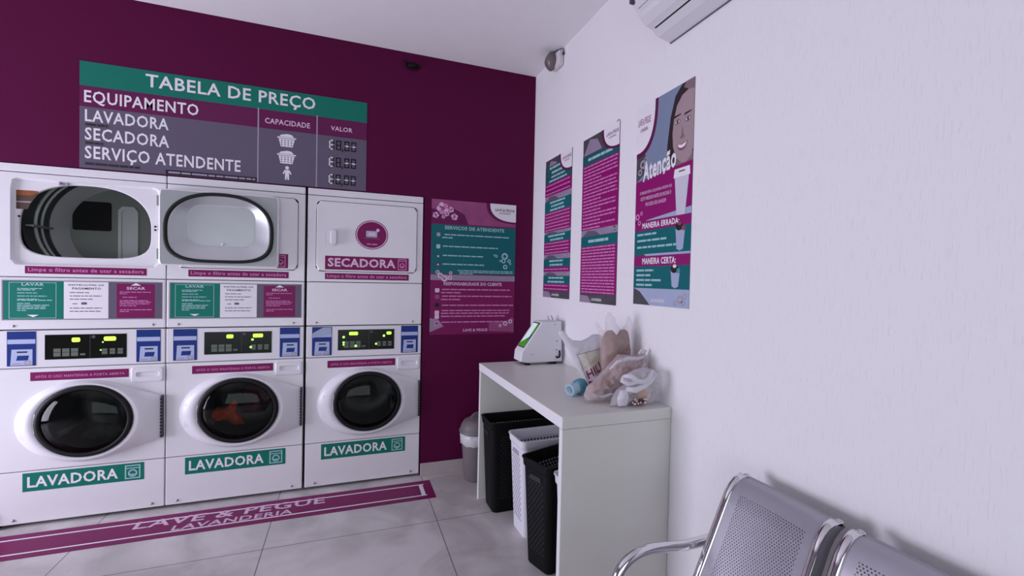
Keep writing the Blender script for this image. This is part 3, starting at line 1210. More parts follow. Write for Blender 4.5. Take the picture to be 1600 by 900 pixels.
        c.text('SECAR', .554, 1.308, .642, 1.324, M_PINKL, 5, .03)
        for z, u0, u1 in ((1.292, .522, .668), (1.282, .522, .556), (1.262, .535, .606), (1.243, .522, .655), (1.234, .522, .670), (1.224, .522, .660),
                          (1.213, .522, .60), (1.190, .524, .672), (1.180, .522, .565)):
            c.bars(u0, z, u1, .0045, M_PINK, 5, int(z * 1000))
        p = c.build()
        ip = p.pop('instruction_panel')
        ip['label'] = 'framed grey instruction panel'
        for n, lb in (('washing_card', 'green card'), ('payment_card', 'white card'), ('drying_card', 'plum card')):
            p[n].parent = ip
            p[n]['label'] = lb
    bpy.data.objects.remove(inner)
    # meshes were drawn in room heights: shift them down to the unit's own base
    for ch in [o for o in COL.objects if o.parent == r]:
        ch.location.z = k
    return r


def build_laundry():
    lc = MB()
    ox = EDGES[1]
    inflate(lc, [(ox + .21, .51), (ox + .25, .485), (ox + .30, .49), (ox + .345, .455), (ox + .40, .46), (ox + .385, .51), (ox + .355, .545), (ox + .36, .60), (ox + .345, .625), (ox + .325, .60), (ox + .30, .57), (ox + .25, .575), (ox + .22, .55)],
            .06, .03, .03, M_ORANGEC, wr=.025, sc=18, seed=3)
    o = lc.build('garment')
    tag(o, 'orange garment behind the dark round door of the middle washer', 'clothes', 'clothes inside the middle washer')
    lc = MB()
    inflate(lc, [(ox + .36, .50), (ox + .50, .50), (ox + .55, .60), (ox + .52, .68), (ox + .42, .70), (ox + .36, .66), (ox + .39, .58)],
            .16, .06, .04, M_PURPLEC, wr=.03, sc=14, seed=5)
    o = lc.build('garment')
    tag(o, 'dark plum garment piled beside the orange one in the middle washer', 'clothes', 'clothes inside the middle washer')
    lc = MB()
    ox = EDGES[0]
    inflate(lc, [(ox + .27, .43), (ox + .34, .40), (ox + .46, .41), (ox + .50, .46), (ox + .44, .50), (ox + .33, .50)],
            .16, .05, .04, M_GREENC, wr=.02, sc=14, seed=7)
    o = lc.build('garment')
    tag(o, 'grey-green cloth lying at the bottom of the leftmost washer drum', 'clothes')


EDGES = (-3.0813, -2.3362, -1.5809)

D0 = [('d', .308, 1.013, .345, 1.037), ('d', .451, 1.016, .507, 1.040), ('o', .447, 1.009, .004, 0), ('o', .437, .964, .004, 0)]
D1 = [('d', .308, 1.015, .345, 1.038), ('d', .451, 1.017, .507, 1.040), ('o', .449, 1.004, .007, 0), ('o', .440, .957, .007, 0)]
D2 = [('d', .262, 1.018, .318, 1.040), ('d', .504, 1.018, .536, 1.038), ('o', .228, 1.006, .008, 0), ('o', .228, .970, .007, 0), ('o', .305, .945, .008, 0),
      ('o', .487, 1.010, .008, 0), ('o', .436, .956, .007, 0), ('o', .228, .955, .006, 0)]


# ------------------------------------------------------------------ wall graphics
def seven_seg(c, u, v, w, h, on, lay=3):
    t = w * .29
    segs = {'a': (0, h - t, w, h), 'g': (0, h / 2 - t / 2, w, h / 2 + t / 2), 'd': (0, 0, w, t), 'f': (0, h / 2, t, h), 'e': (0, 0, t, h / 2),
            'b': (w - t, h / 2, w, h), 'c': (w - t, 0, w, h / 2)}
    for k, (x0, z0, x1, z1) in segs.items():
        dark = k in on
        e = t * .12
        c.rect(u + x0 + e, v + z0 + e, u + x1 - e, v + z1 - e, M_INK if dark else M_WHITE, lay + (1 if dark else 0))


SEG = {'1': 'bc', '8': 'abcdefg', '0': 'abcdef'}


def price_board():
    r = root('price_board', (-2.742, -.001, 1.988), 'wide grey price board with a green heading band above the machines', 'sign')
    W, Hh = 1.518, .590
    c = Canvas((0, 0, 0), (1, 0, 0), (0, 0, 1), (0, -1, 0), r)
    c.use('board')
    c.sheet(0, 0, W, Hh, M_GREY, 0, 4)
    c.use('heading_band')
    c.rect(0, .456, W, Hh, M_TEAL, 5)
    c.text('TABELA DE PREÇO', .300, .478, 1.200, .571, M_WHITE, 6, .016)
    c.use('column_band')
    c.rect(0, .340, W, .456, M_MAGD, 5)
    c.text('EQUIPAMENTO', .020, .352, .560, .432, M_WHITE, 6, .016)
    c.text('CAPACIDADE', .912, .372, 1.170, .406, M_PINKL, 6, .02)
    c.text('VALOR', 1.294, .378, 1.428, .408, M_PINKL, 6, .02)
    c.use('equipment_lettering')
    for s, u1, v0, v1 in (('LAVADORA', .412, .258, .326), ('SECADORA', .415, .156, .226), ('SERVIÇO ATENDENTE', .782, .036, .124)):
        c.text(s, .024, v0, u1, v1, M_WHITE, 6, .016)
    for v, u1 in ((.236, .13), (.134, .11), (.018, .28)):
        c.rect(.024, v - .002, u1, v + .016, M_GREYD, 5)
        c.bars(.028, v + .003, u1 - .006, .007, M_INK, 6, int(v * 1000))
    c.rect(.400, .002, .872, .028, M_INK, 5)
    c.bars(.412, .010, .862, .010, M_GREYL, 6, 3)
    c.use('divider')
    c.rect(.872, 0, .879, .462, M_GREYL, 6)
    c.use('divider#2')
    c.rect(1.208, 0, 1.215, .462, M_GREYL, 6)
    c.use('capacity_icons')
    for v in (.238, .132):
        u0 = .982
        c.poly([(u0, v + .052), (u0 + .108, v + .052), (u0 + .108, v + .060), (u0, v + .060)], M_WHITE, 6)
        c.poly([(u0 + .010, v + .062), (u0 + .022, v + .074), (u0 + .04, v + .078), (u0 + .058, v + .082), (u0 + .082, v + .078), (u0 + .096, v + .062)], M_WHITE, 6)
        c.poly([(u0 + .008, v + .049), (u0 + .100, v + .049), (u0 + .088, v), (u0 + .020, v)], M_WHITE, 6)
        for a in range(4):
            for b in range(3):
                x = u0 + .022 + a * .0185
                z = v + .008 + b * .0135
                c.rect(x, z, x + .008, z + .007, M_GREY, 7)
    pu = 1.040
    c.disc(pu, .106, .011, M_WHITE, 6)
    c.poly([(pu - .026, .068), (pu - .014, .092), (pu + .014, .092), (pu + .026, .068), (pu + .020, .064), (pu + .011, .078), (pu + .012, .030), (pu + .003, .030),
            (pu, .055), (pu - .003, .030), (pu - .012, .030), (pu - .011, .078), (pu - .020, .064)], M_WHITE, 6)
    c.use('price_digits')
    for v, s in ((.252, '1800'), (.140, '1800'), (.028, '1000')):
        u = 1.284
        for q, ch in enumerate(s):
            seven_seg(c, u, v, .034, .066, SEG[ch], 6)
            u += .042
            if q == 1:
                c.poly([(u - .003, v + .010), (u + .006, v + .010), (u + .002, v - .008), (u - .005, v - .008)], M_INK, 6)
                u += .010
    p = c.build()
    for n in p:
        p[n]['label'] = {'divider#2': 'thin pale upright line', 'board': 'grey board', 'heading_band': 'green band with white capitals', 'column_band': 'plum band', 'equipment_lettering': 'white capitals',
                         'divider': 'thin pale upright line', 'capacity_icons': 'white basket and figure icons', 'price_digits': 'black and white segment digits'}[n]


def corner_logo(c, u, v, a, b, right, lay=5):
    """white quarter with the shop's name in a top corner, plum rim"""
    sg = -1 if right else 1
    for k, (ra, rb, m) in enumerate(((a * 1.14, b * 1.10, M_MAGD), (a, b, M_WHITE))):
        pts = [(u, v), (u + sg * ra, v)]
        for i in range(1, 11):
            t = PI / 2 * i / 11
            pts.append((u + sg * ra * (math.cos(t) ** .8), v - rb * (math.sin(t) ** .8)))
        pts.append((u, v - rb))
        if not right:
            pts = pts[::-1]
        c.poly(pts, m, lay + k)
    x0, x1 = (u - a * .80, u - a * .06) if right else (u + a * .06, u + a * .76)
    c.text('LAVE & PEGUE', x0, v - b * .42, x1, v - b * .27, M_INK if right else M_MAGP, lay + 2, .02)
    d = (x1 - x0)
    c.text('LAVANDERIA', x0 + d * .2, v - b * .56, x1 - d * .2, v - b * .48, M_MAGP, lay + 2, .02)


def bubbles(c, spots, m, lay):
    for u, v, s in spots:
        c.ring(u, v, s, s * .5, m, lay, 10)


def attendant_poster():
    r = root('poster', (-.779, -.001, 1.007), 'plum and teal services poster on the plum wall beside the machines', 'poster')
    W, Hh = .638, .968
    c = Canvas((0, 0, 0), (1, 0, 0), (0, 0, 1), (0, -1, 0), r)
    c.use('sheet')
    c.sheet(0, 0, W, Hh, M_MAG, 0, 2)
    c.use('artwork')
    c.rect(0, .800, W, Hh, M_ROSE, 3)
    c.poly([(0, .800), (.27, .800), (.24, .87), (.17, .905), (.09, .885), (0, .90)], M_MAGD, 4)
    for u, v, s in ((.08, .905, .042), (.14, .90, .020), (.03, .855, .022), (.165, .850, .024), (.11, .868, .018), (.085, .845, .013)):
        for k in range(5):
            a = 2 * PI * k / 5 + u * 40
            c.disc(u + s * .6 * math.cos(a), v + s * .6 * math.sin(a), s * .48, M_PINK if k % 2 else M_PINKL, 5 + k % 2, seg=10)
        c.disc(u, v, s * .34, M_ROSE, 7, seg=10)
    c.use('artwork#2')
    c.rect(0, .392, W, .432, M_LAV, 4)
    c.poly([(0, .02), (.10, .06), (.06, .11), (0, .12)], M_LAV, 3)
    c.poly([(.44, .02), (.44, .08), (.58, .095), (.62, .12), (W, .11), (W, .01)], M_ROSE, 3)
    bubbles(c, ((.07, .425, .020), (.10, .405, .024), (.14, .41, .016), (.05, .45, .014), (.145, .445, .012), (.57, .075, .018), (.61, .09, .016), (.53, .06, .012)),
            M_PINKL, 6)
    c.use('teal_panel')
    c.rect(0, .438, W, .792, M_TEALB, 4)
    c.text('SERVIÇOS DE ATENDENTE', .096, .752, .546, .783, M_TEALT, 5, .03)
    for v, u0, u1 in ((.716, .095, .585), (.694, .080, .155), (.632, .085, .500), (.566, .085, .385), (.504, .085, .395), (.462, .195, .62), (.450, .21, .62), (.438, .21, .31)):
        c.bars(u0, v, u1, .0085 if v > .48 else .006, M_TEALT, 5, int(v * 1000))
    for v, m in ((.715, M_LAV), (.630, M_TEALT), (.560, M_TEALD), (.500, M_MAG)):
        c.poly(rrect(.038, v - .012, .066, v + .018, .007, 3), m, 5)
        c.disc(.052, v + .003, .008, M_TEALT, 6, seg=10)
    bubbles(c, ((.555, .580, .026), (.545, .545, .018), (.590, .545, .014), (.560, .500, .018), (.490, .578, .010), (.475, .585, .008), (.52, .545, .008), (.6, .525, .008)),
            M_TEALT, 6)
    c.use('client_panel')
    c.text('RESPONSABILIDADE DO CLIENTE', .096, .356, .535, .380, M_PINKL, 4, .025)
    for v, u0, u1 in ((.322, .085, .600), (.299, .078, .225), (.274, .085, .615), (.250, .078, .225), (.208, .085, .630), (.170, .085, .600), (.150, .080, .595), (.128, .080, .565),
                      (.086, .085, .555)):
        c.bars(u0, v, u1, .008, M_PINK, 4, int(v * 1000))
    for v, m in ((.318, M_PINKL), (.272, M_ROSE), (.212, M_INK), (.158, M_PINKL), (.128, M_PINKL), (.080, M_PINK)):
        c.poly(rrect(.034, v - .014, .066, v + .016, .006, 3), m, 4)
    c.rect(.042, .076, .058, .088, M_MAG, 5)
    c.text('LAVE & PEGUE', .245, .020, .43, .040, M_PINKL, 4, .02)
    c.use('logo_corner')
    corner_logo(c, W, Hh, .205, .130, True, 8)
    p = c.build()
    p['teal_panel']['label'] = 'teal panel with pale print'
    p['logo_corner']['label'] = 'white rounded corner with the shop name'
    # curled clear tape at the edges
    return r


def side_poster(y, name_label, w, z0, z1, bands, seed):
    """tall poster on the right wall; bands: (top fraction, bottom fraction, kind)"""
    r = root('poster', (-.001, y, z0), name_label, 'poster')
    Hh = z1 - z0
    c = Canvas((0, 0, 0), (0, -1, 0), (0, 0, 1), (-1, 0, 0), r)
    c.use('sheet')
    c.sheet(0, 0, w, Hh, M_GREYD, 0, 2)
    rnd = random.Random(seed)
    for bi, (f0, f1, kind, n) in enumerate(bands):
        v1, v0 = Hh * (1 - f0), Hh * (1 - f1)
        if kind == 'art':
            c.use('artwork#%d' % bi)
            c.rect(0, v0, w, v1, M_GREYD if n else M_LAV, 3)
            c.poly([(w * .02, v0), (w * .55, v0), (w * .42, v0 + (v1 - v0) * .7), (w * .2, v0 + (v1 - v0) * .9)], M_LAV if n else M_GREY, 4)
            bubbles(c, [(w * rnd.uniform(.75, .97), rnd.uniform(v0, v1), w * rnd.uniform(.02, .05)) for _ in range(4)], M_GREYL, 5)
        elif kind == 'teal':
            c.use('heading_panel#%d' % bi)
            c.rect(0, v0, w, v1, M_TEALD if n < 0 else M_TEALB, 7)
            k = abs(n)
            hh = min(.016, (v1 - v0) / (k * 1.9 + .6))
            for q in range(k):
                vv = v0 + (v1 - v0) * (k - q - .5) / k - hh / 2
                ins = rnd.uniform(.16, .28)
                c.bars(w * ins, vv, w * (1 - ins), hh, M_TEALT, 8, seed + q)
        else:
            c.use('text_panel#%d' % bi)
            c.rect(0, v0, w, v1, M_MAGP, 7)
            hh = min(.0075, (v1 - v0) / (n * 2.2))
            for q in range(n):
                vv = v0 + (v1 - v0) * (n - q - .5) / n - hh / 2
                e = rnd.choice((.97, .95, .93, .96, .55)) if kind == 'list' else .95
                c.bars(w * .04, vv, w * e, hh, M_PINK, 8, seed + q * 3)
    c.use('footer')
    c.rect(0, 0, w, Hh * .05, M_GREYD, 9)
    c.poly([(0, 0), (w * .35, 0), (w * .25, Hh * .04), (0, Hh * .045)], M_LAV, 10)
    c.text('LAVANDERIA', w * .36, Hh * .014, w * .64, Hh * .030, M_WHITE, 11, .02)
    c.use('logo_corner')
    corner_logo(c, w, Hh, w * .40, Hh * .125, True, 11)
    p = c.build()
    p['logo_corner']['label'] = 'white rounded corner with the shop name'
    for n in p:
        if n.startswith('text_panel'):
            p[n]['label'] = 'magenta panel with lines of pink print'
        elif n.startswith('heading'):
            p[n]['label'] = 'teal heading panel'
    return r


def attention_poster():
    z0, z1, w = 1.307, 2.264, .385
    r = root('poster', (-.001, -1.3156, z0), 'tall poster with a smiling woman in the photo, nearest of the white-wall posters', 'poster')
    Hh = z1 - z0
    Z = lambda z: z - z0
    c = Canvas((0, 0, 0), (0, -1, 0), (0, 0, 1), (-1, 0, 0), r)
    c.use('sheet')
    c.sheet(0, 0, w, Hh, M_SKYB, 0, 2)
    c.use('portrait')
    # hair, neck, face
    c.poly([(.385, Hh), (.310, Hh - .002), (.268, Z(2.225)), (.240, Z(2.14)), (.224, Z(2.03)), (.218, Z(1.93)), (.225, Z(1.89)), (.385, Z(1.89))], M_HAIR, 3)
    c.poly([(.385, Hh), (.335, Hh), (.320, Z(2.245)), (.336, Z(2.235)), (.385, Z(2.20))], M_SKINS, 4)
    c.poly([(.285, Z(1.89)), (.278, Z(1.97)), (.385, Z(1.96)), (.385, Z(1.89))], M_SKINS, 4)
    c.poly([(.385, Z(2.218)), (.350, Z(2.226)), (.312, Z(2.215)), (.280, Z(2.180)), (.263, Z(2.125)), (.256, Z(2.065)), (.262, Z(2.005)), (.282, Z(1.958)), (.315, Z(1.928)),
            (.345, Z(1.924)), (.372, Z(1.945)), (.385, Z(1.975))], M_SKIN, 5)
    for u, v, s in ((.286, 2.108, 1), (.350, 2.103, 1)):
        c.disc(u, Z(v), .018, M_SKINS, 6, ry=.012)
        c.disc(u, Z(v), .013, M_WHITE, 7, ry=.0055)
        c.disc(u + .001, Z(v), .0062, M_HAIR, 8, ry=.0062)
        c.poly([(u - .024, Z(v + .020)), (u + .020, Z(v + .026)), (u + .022, Z(v + .031)), (u - .018, Z(v + .030))], M_HAIR, 7)
    c.poly([(.316, Z(2.09)), (.312, Z(2.045)), (.302, Z(2.035)), (.318, Z(2.029)), (.334, Z(2.035)), (.326, Z(2.045))], M_SKINS, 6)
    c.poly([(.284, Z(2.012)), (.318, Z(2.006)), (.354, Z(2.012)), (.340, Z(1.985)), (.318, Z(1.978)), (.298, Z(1.985))], M_LIP, 6)
    c.poly([(.290, Z(2.009)), (.318, Z(2.003)), (.348, Z(2.009)), (.336, Z(1.993)), (.318, Z(1.989)), (.301, Z(1.993))], M_WHITE, 7)
    c.use('attention_panel')
    c.poly([(0, Z(1.90)), (w, Z(1.925)), (w, Z(1.735)), (0, Z(1.70))], M_MAGP, 6)
    c.poly([(0, Z(1.90)), (.06, Z(1.93)), (.075, Z(2.0)), (.05, Z(2.07)), (0, Z(2.10))], M_GREYD, 4)
    bubbles(c, ((.05, Z(1.98), .022), (.03, Z(1.945), .016), (.075, Z(1.96), .014), (.07, Z(2.0), .012)), M_GREYL, 5)
    c.text('Atenção', .055, Z(1.872), .285, Z(1.985), M_WHITE, 8, .03, skew=.025)
    c.text('É OBRIGATÓRIO COLOCAR A ROUPA NO', .035, Z(1.835), .262, Z(1.852), M_PINKL, 8, .012)
    c.text('CESTO MEDIDOR ANTES DE INICIAR O', .040, Z(1.805), .258, Z(1.822), M_PINKL, 8, .012)
    c.text('PROCESSO DE LAVAGEM', .080, Z(1.775), .225, Z(1.792), M_PINKL, 8, .012)
    c.poly([(.296, Z(1.705)), (.348, Z(1.705)), (.368, Z(1.885)), (.278, Z(1.885))], mat('printed_cup_white', (.58, .57, .66), .5, spec=.22), 8)
    c.poly([(.272, Z(1.868)), (.374, Z(1.868)), (.370, Z(1.905)), (.278, Z(1.905))], M_WHITE, 9)
    c.poly([(.304, Z(1.888)), (.342, Z(1.888)), (.342, Z(1.894)), (.304, Z(1.894))], M_GREY, 10)
    bubbles(c, ((.02, Z(1.73), .016), (.05, Z(1.745), .010), (.035, Z(1.70), .012)), M_PINK, 7)
    for k, (a, b, t, nm) in enumerate(((1.705, 1.660, 1.548, 'MANEIRA ERRADA:'), (1.538, 1.490, 1.386, 'MANEIRA CERTA:'))):
        c.use('sky_band#%d' % k)
        c.rect(.02, Z(a), w, Z(a + .034), M_SKYL, 4)
        c.poly([(0, Z(a)), (.09, Z(a)), (.05, Z(a + .03)), (0, Z(a + .034))], M_GREYD, 5)
        c.use('wrong_way_panel' if k == 0 else 'right_way_panel')
        c.rect(0, Z(b), w, Z(a), M_MAGP, 6)
        c.rect(0, Z(t), w, Z(b), M_TEALB, 6)
        c.text(nm, .060 if k == 0 else .066, Z(b + .009), .315 if k == 0 else .300, Z(a - .009), M_WHITE, 8, .028)
        lines = ((.88, .165), (.62, .235), (.34, .300)) if k == 0 else ((.86, .155), (.64, .13), (.42, .205), (.20, .145))
        for q, (f, u1) in enumerate(lines):
            c.bars(.022, Z(t + (b - t) * f - .010), u1, .0095, M_TEALT, 8, q + 5 * k)
        # see-through measuring basket with clothes
        bu, bt = (.322, b - .006) if k == 0 else (.298, b - .018)
        c.poly([(bu - .020, Z(t + .012)), (bu - .030, Z(bt)), (bu + .030, Z(bt)), (bu + .020, Z(t + .012)), (bu, Z(t + .004))], M_SKYL, 7)
        c.disc(bu - .006, Z(bt + .002), .024, M_INK, 8, ry=.018, seg=12)
        c.disc(bu + .02, Z(bt - .006), .012, M_LIP if k == 0 else M_CUPT, 9, ry=.012, seg=10)
        c.disc(bu - .004, Z(bt + .014), .012, M_LIP if k == 0 else M_PRINTY, 9, ry=.008, seg=10)
    c.use('footer')
    c.rect(0, 0, w, Z(1.386), M_SKYL, 4)
    c.poly([(0, 0), (.13, 0), (.05, Z(1.37)), (0, Z(1.386))], M_GREYD, 5)
    bubbles(c, ((.33, .035, .018), (.36, .05, .014), (.35, .02, .012), (.3, .02, .012)), M_GREYL, 5)
    c.text('LAVANDERIA', .135, .016, .235, .032, M_WHITE, 7, .02)
    c.use('logo_corner')
    corner_logo(c, 0, Hh, .135, .225, False, 7)
    p = c.build()
    p['portrait']['label'] = 'printed photo of a smiling dark-haired woman'
    p['attention_panel']['label'] = 'magenta panel with white lettering'
    p['logo_corner']['label'] = 'white rounded corner with the shop name'


def floor_decal():
    r = root('floor_mat', (-3.55, -.345, 0), 'long plum floor strip with a white border line in front of the washers', 'floor mat')
    W, D = 2.775, .262
    c = Canvas((0, 0, .001), (1, 0, 0), (0, 1, 0), (0, 0, 1), r)
    c.use('strip')
    c.sheet(0, 0, W, D, M_MAGP if False else MATS['printed_plum'], -1, 2)
    c.use('border_line')
    c.rect(.05, .045, W - .05, .057, M_WHITE, 3)
    c.rect(.05, D - .062, W - .05, D - .050, M_WHITE, 3)
    c.rect(W - .084, .057, W - .058, D - .062, M_WHITE, 3)
    c.rect(.05, .057, .062, D - .062, M_WHITE, 3)
    c.use('lettering')
    c.text('LAVE & PEGUE', 1.130, .136, 2.105, .218, M_PINKL, 4, .02)
    c.text('LAVANDERIA', 1.330, .062, 1.930, .116, M_PINKL, 4, .018)
    p = c.build()
    p['border_line']['label'] = 'white border line'
    p['lettering']['label'] = 'pale capitals'


# ------------------------------------------------------------------ table, hampers, bin
TX, TYN, TYF, TZ = -.527, -1.612, -.420, .873


def folding_table():
    r = root('folding_table', (TX, TYN, 0), 'white laminate folding table standing against the white wall', 'table')
    O = Vector((TX, TYN, 0))
    mb = MB()
    mb.box(0, 0, TZ - .048, -TX - .002, TYF - TYN, TZ, M_DESK, .0015)
    mb.box(-.0008, .0016, TZ - .0465, 0, TYF - TYN - .0016, TZ - .0015, M_DESKEDGE)
    mb.build('tabletop', r)
    for y, lb in ((0.002, 'near'), (TYF - TYN - .030, 'far')):
        mb = MB()
        mb.box(.002, y, 0, -TX - .002, y + .028, TZ - .0495, M_DESK, .0012)
        mb.box(.0012, y + .0012, 0, .002, y + .0268, TZ - .050, M_DESKEDGE)
        mb.build('side_panel', r)
    return r


def hamper(loc, rz, L, Wd, Hh, m, label, flare=.035, holes=True):
    """tall laundry basket: long side along local x, origin at the base centre"""
    r = root('laundry_hamper', loc, label, 'laundry hamper', 'laundry hampers under the table', rz)

    def loop(l, w, z, rr=.03):
        return [Vector((x, y, z)) for x, y in rrect(-l / 2, -w / 2, l / 2, w / 2, rr, 5)]
    t = .004
    b0l, b0w = L - 2 * flare, Wd - 2 * flare * .7
    zr = Hh - .045
    k = zr / Hh
    zl, zw = b0l + (L - .02 - b0l) * k, b0w + (Wd - .02 - b0w) * k

    mb = MB()
    mb.loft([loop(b0l - .01, b0w - .01, 0), loop(b0l, b0w, .008), loop(zl, zw, zr), loop(zl - 2 * t, zw - 2 * t, zr), loop(b0l - 2 * t, b0w - 2 * t, .014)], m,
            cap0=True, cap1=True, smooth=False)
    body = mb.build('body', r)
    # rim band with a row of holes and a handle slot on each end
    rim = MB()
    rl, rw = L - .012, Wd - .012
    bands = [(zr, 0), (zr + .010, 0), (zr + .020, 1), (zr + .030, 0), (Hh - .006, 0)]
    rim.loft([loop(zl + .002, zw + .002, zr - .004), loop(rl, rw, zr + .006), loop(rl + .004, rw + .004, Hh - .008), loop(L, Wd, Hh - .006), loop(L, Wd, Hh),
              loop(rl - .008, rw - .008, Hh), loop(zl - .012, zw - .012, zr - .004)], m, wrap=False, smooth=False)
    rim.build('rim', r)
    # punched holes: short dark recesses through the faces
    hb = MB()
    hm = M_SLOT if m is M_HBLACK else M_GREYL
    nx = int((b0l - .07) / .019)
    nz = 24

    def hole(px, py, z, nxv, nyv, wv, hv, mm=None, off=.0015):
        tx, ty = -nyv, nxv
        q = [Vector((px + tx * wv * a + nxv * off, py + ty * wv * a + nyv * off, z + hv * b)) for a, b in ((-.5, -.35), (-.35, -.5), (.35, -.5), (.5, -.35), (.5, .35), (.35, .5), (-.35, .5), (-.5, .35))]
        q2 = [p - Vector((nxv, nyv, 0)) * .0025 for p in q]
        hb.loft([q2, q], mm or hm, False, True, smooth=False)

    for iz in range(nz):
        z = .09 + (zr - .14) * iz / (nz - 1)
        f = z / Hh
        xl, yl = (b0l + (L - .02 - b0l) * f) / 2, (b0w + (Wd - .02 - b0w) * f) / 2
        for sx in (-1, 1):
            for iy in range(5):
                yy = (iy - 2) * .022 + (.011 if iz % 2 else 0) - .005
                hole(sx * xl, yy, z, sx, 0, .010, .0085)
        for sy in (-1, 1):
            for ix in range(nx):
                xx = (ix - (nx - 1) / 2) * .019 + (.0095 if iz % 2 else 0)
                if m is M_HBLACK or iz >= nz - 3:
                    hole(xx, sy * yl, z, 0, sy, .010, .0085)
    # inner face of the rim, seen from above
    for sy in (-1, 1):
        for row in range(3):
            for ix in range(int((L - .09) / .021)):
                xx = -(L - .09) / 2 + ix * .021 + (.010 if row % 2 else 0)
                f = (zr - .020 - row * .018) / Hh
                yl = (b0w + (Wd - .02 - b0w) * f) / 2 - t
                hole(xx, sy * yl, zr - .020 - row * .018, 0, -sy, .012, .011, M_GREYD if m is M_HWHITE else M_GREYL)
    h = hb.build('perforation', body)
    h['kind'] = 'stuff'
    for sx in (-1, 1):
        g = MB()
        x = sx * ((b0l + (L - .02 - b0l) * .90) / 2)
        q = rrect(-.040, zr - .050, .040, zr - .026, .011, 4)
        g.loft([[Vector((x - sx * .002, a, b)) for a, b in q], [Vector((x + sx * .0022, a, b)) for a, b in q]], M_SLOT if m is M_HBLACK else M_GREYL, True, True, smooth=False)
        g.build('handle_slot', body)
    return r


def trash_bin():
    r = root('trash_bin', (-.452, -.140, 0), 'grey waste bin with white liner behind the far end of the table', 'trash bin')
    mb = MB()
    mb.lathe([(.0, .002), (.083, .002), (.088, .008), (.108, .272), (.110, .330), (.106, .330), (.1, .27)], (0, 0, 0), M_BIN, 'z', 36)
    mb.build('body', r)
    mb = MB()
    lp = []
    for rr, z in ((.112, .335), (.121, .326), (.120, .290), (.117, .258), (.112, .254)):
        row = []
        for q in range(48):
            a = 2 * PI * q / 48
            k = 1 + .018 * noise.noise(Vector((math.cos(a) * 4, math.sin(a) * 4, z * 16)))
            row.append(Vector((rr * k * math.cos(a), rr * k * math.sin(a), z + .010 * noise.noise(Vector((math.cos(a) * 3, math.sin(a) * 3, 4))))))
        lp.append(row)
    mb.loft(lp, M_LINER)
    mb.build('liner', r)['label'] = 'white bin liner folded over the rim'
    mb = MB()
    mb.lathe([(.115, .332), (.127, .336), (.128, .346), (.121, .352), (.114, .380), (.098, .408), (.074, .424), (.04, .432), (.0, .434)], (0, 0, 0), M_BIN, 'z', 36)
    lid = mb.build('lid', r)
    mb = MB()
    flap = [(-.045, .425), (-.040, .448), (-.022, .462), (.0, .468), (.03, .466), (.06, .450), (.075, .425)]
    mb.prism(flap, -.012, .012, M_BIN, 'y')
    mb.build('lid_flap', lid)


# ------------------------------------------------------------------ things on the table
def order_terminal():
    """white wedge-shaped terminal: sloping screen faces away from the wall"""
    y0, y1 = -.585, -.455
    r = root('payment_terminal', (-.305, y0, TZ), 'white wedge terminal with a green sloping screen at the back of the table', 'payment terminal')
    w = y1 - y0
    prof = [(.000, .024), (.052, .016), (.287, .018), (.278, .278), (.141, .276), (.006, .086)]
    mb2 = MB()
    b2 = bmesh.new()
    vs0 = [b2.verts.new((p[0], 0, p[1])) for p in prof]
    vs1 = [b2.verts.new((p[0], w, p[1])) for p in prof]
    b2.faces.new(vs0)
    b2.faces.new(vs1[::-1])
    for i in range(len(prof)):
        j = (i + 1) % len(prof)
        b2.faces.new((vs0[i], vs1[i], vs1[j], vs0[j]))
    bmesh.ops.recalc_face_normals(b2, faces=list(b2.faces))
    bmesh.ops.bevel(b2, geom=list(b2.edges), offset=.006, segments=3, affect='EDGES', profile=.5)
    mb2.merge(b2, mat('white_terminal_case', (.76, .76, .80), .35))
    mb2.build('case', r)
    # screen on the slope from (.006,.086) to (.158,.276)
    a, b = Vector((.006, 0, .086)), Vector((.141, 0, .276))
    d = (b - a)
    Ld = d.length
    d.normalize()
    nrm = Vector((-d.z, 0, d.x))
    c = Canvas(a + nrm * .0005, (0, 1, 0), d, nrm, r)
    c.use('screen')
    c.sheet(.012, .030, w - .012, Ld - .012, M_BLACKG, 0, 2)
    c.rect(.016, .036, w - .016, Ld - .018, M_SCREEN, 3)
    c.poly([(.018, .10), (w - .018, .075), (w - .018, .15), (.018, .13)], M_TEALD, 4)
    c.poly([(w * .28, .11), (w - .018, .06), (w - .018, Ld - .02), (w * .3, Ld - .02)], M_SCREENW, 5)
    c.build()['screen']['label'] = 'lit green screen with a pale glare band'
    # openings in the camera-side face
    mb = MB()
    for x, z, s in ((.230, .258, .004), (.245, .150, .005), (.245, .094, .005), (.075, .070, .004)):
        mb.box(x - s, -.001, z - s * .5, x + s, .001, z + s * .5, M_GREYD)
    mb.tube([(.266, -.003, .090), (.268, -.007, .065), (.264, -.008, .048), (.250, -.006, .044), (.242, -.003, .052)], .0055, M_BLACK, 8)
    mb.build('cable_port', r)
    for x in (.055, .24):
        for yy in (.03, w - .03):
            f = MB()
            f.lathe([(.0, 0), (.018, 0), (.018, .014), (.010, .022)], (x, yy, 0), M_RUBBER, 'z', 14, cap1=True)
            f.build('foot', r)
    for x, q in ((.238, -.010), (.268, -.014)):
        f = MB()
        f.tube([(x, w - .02, .27), (x + q * .4, w - .02, .290), (x + q, w - .018, .306)], .0035, M_GREYL, 8)
        f.build('antenna', r)


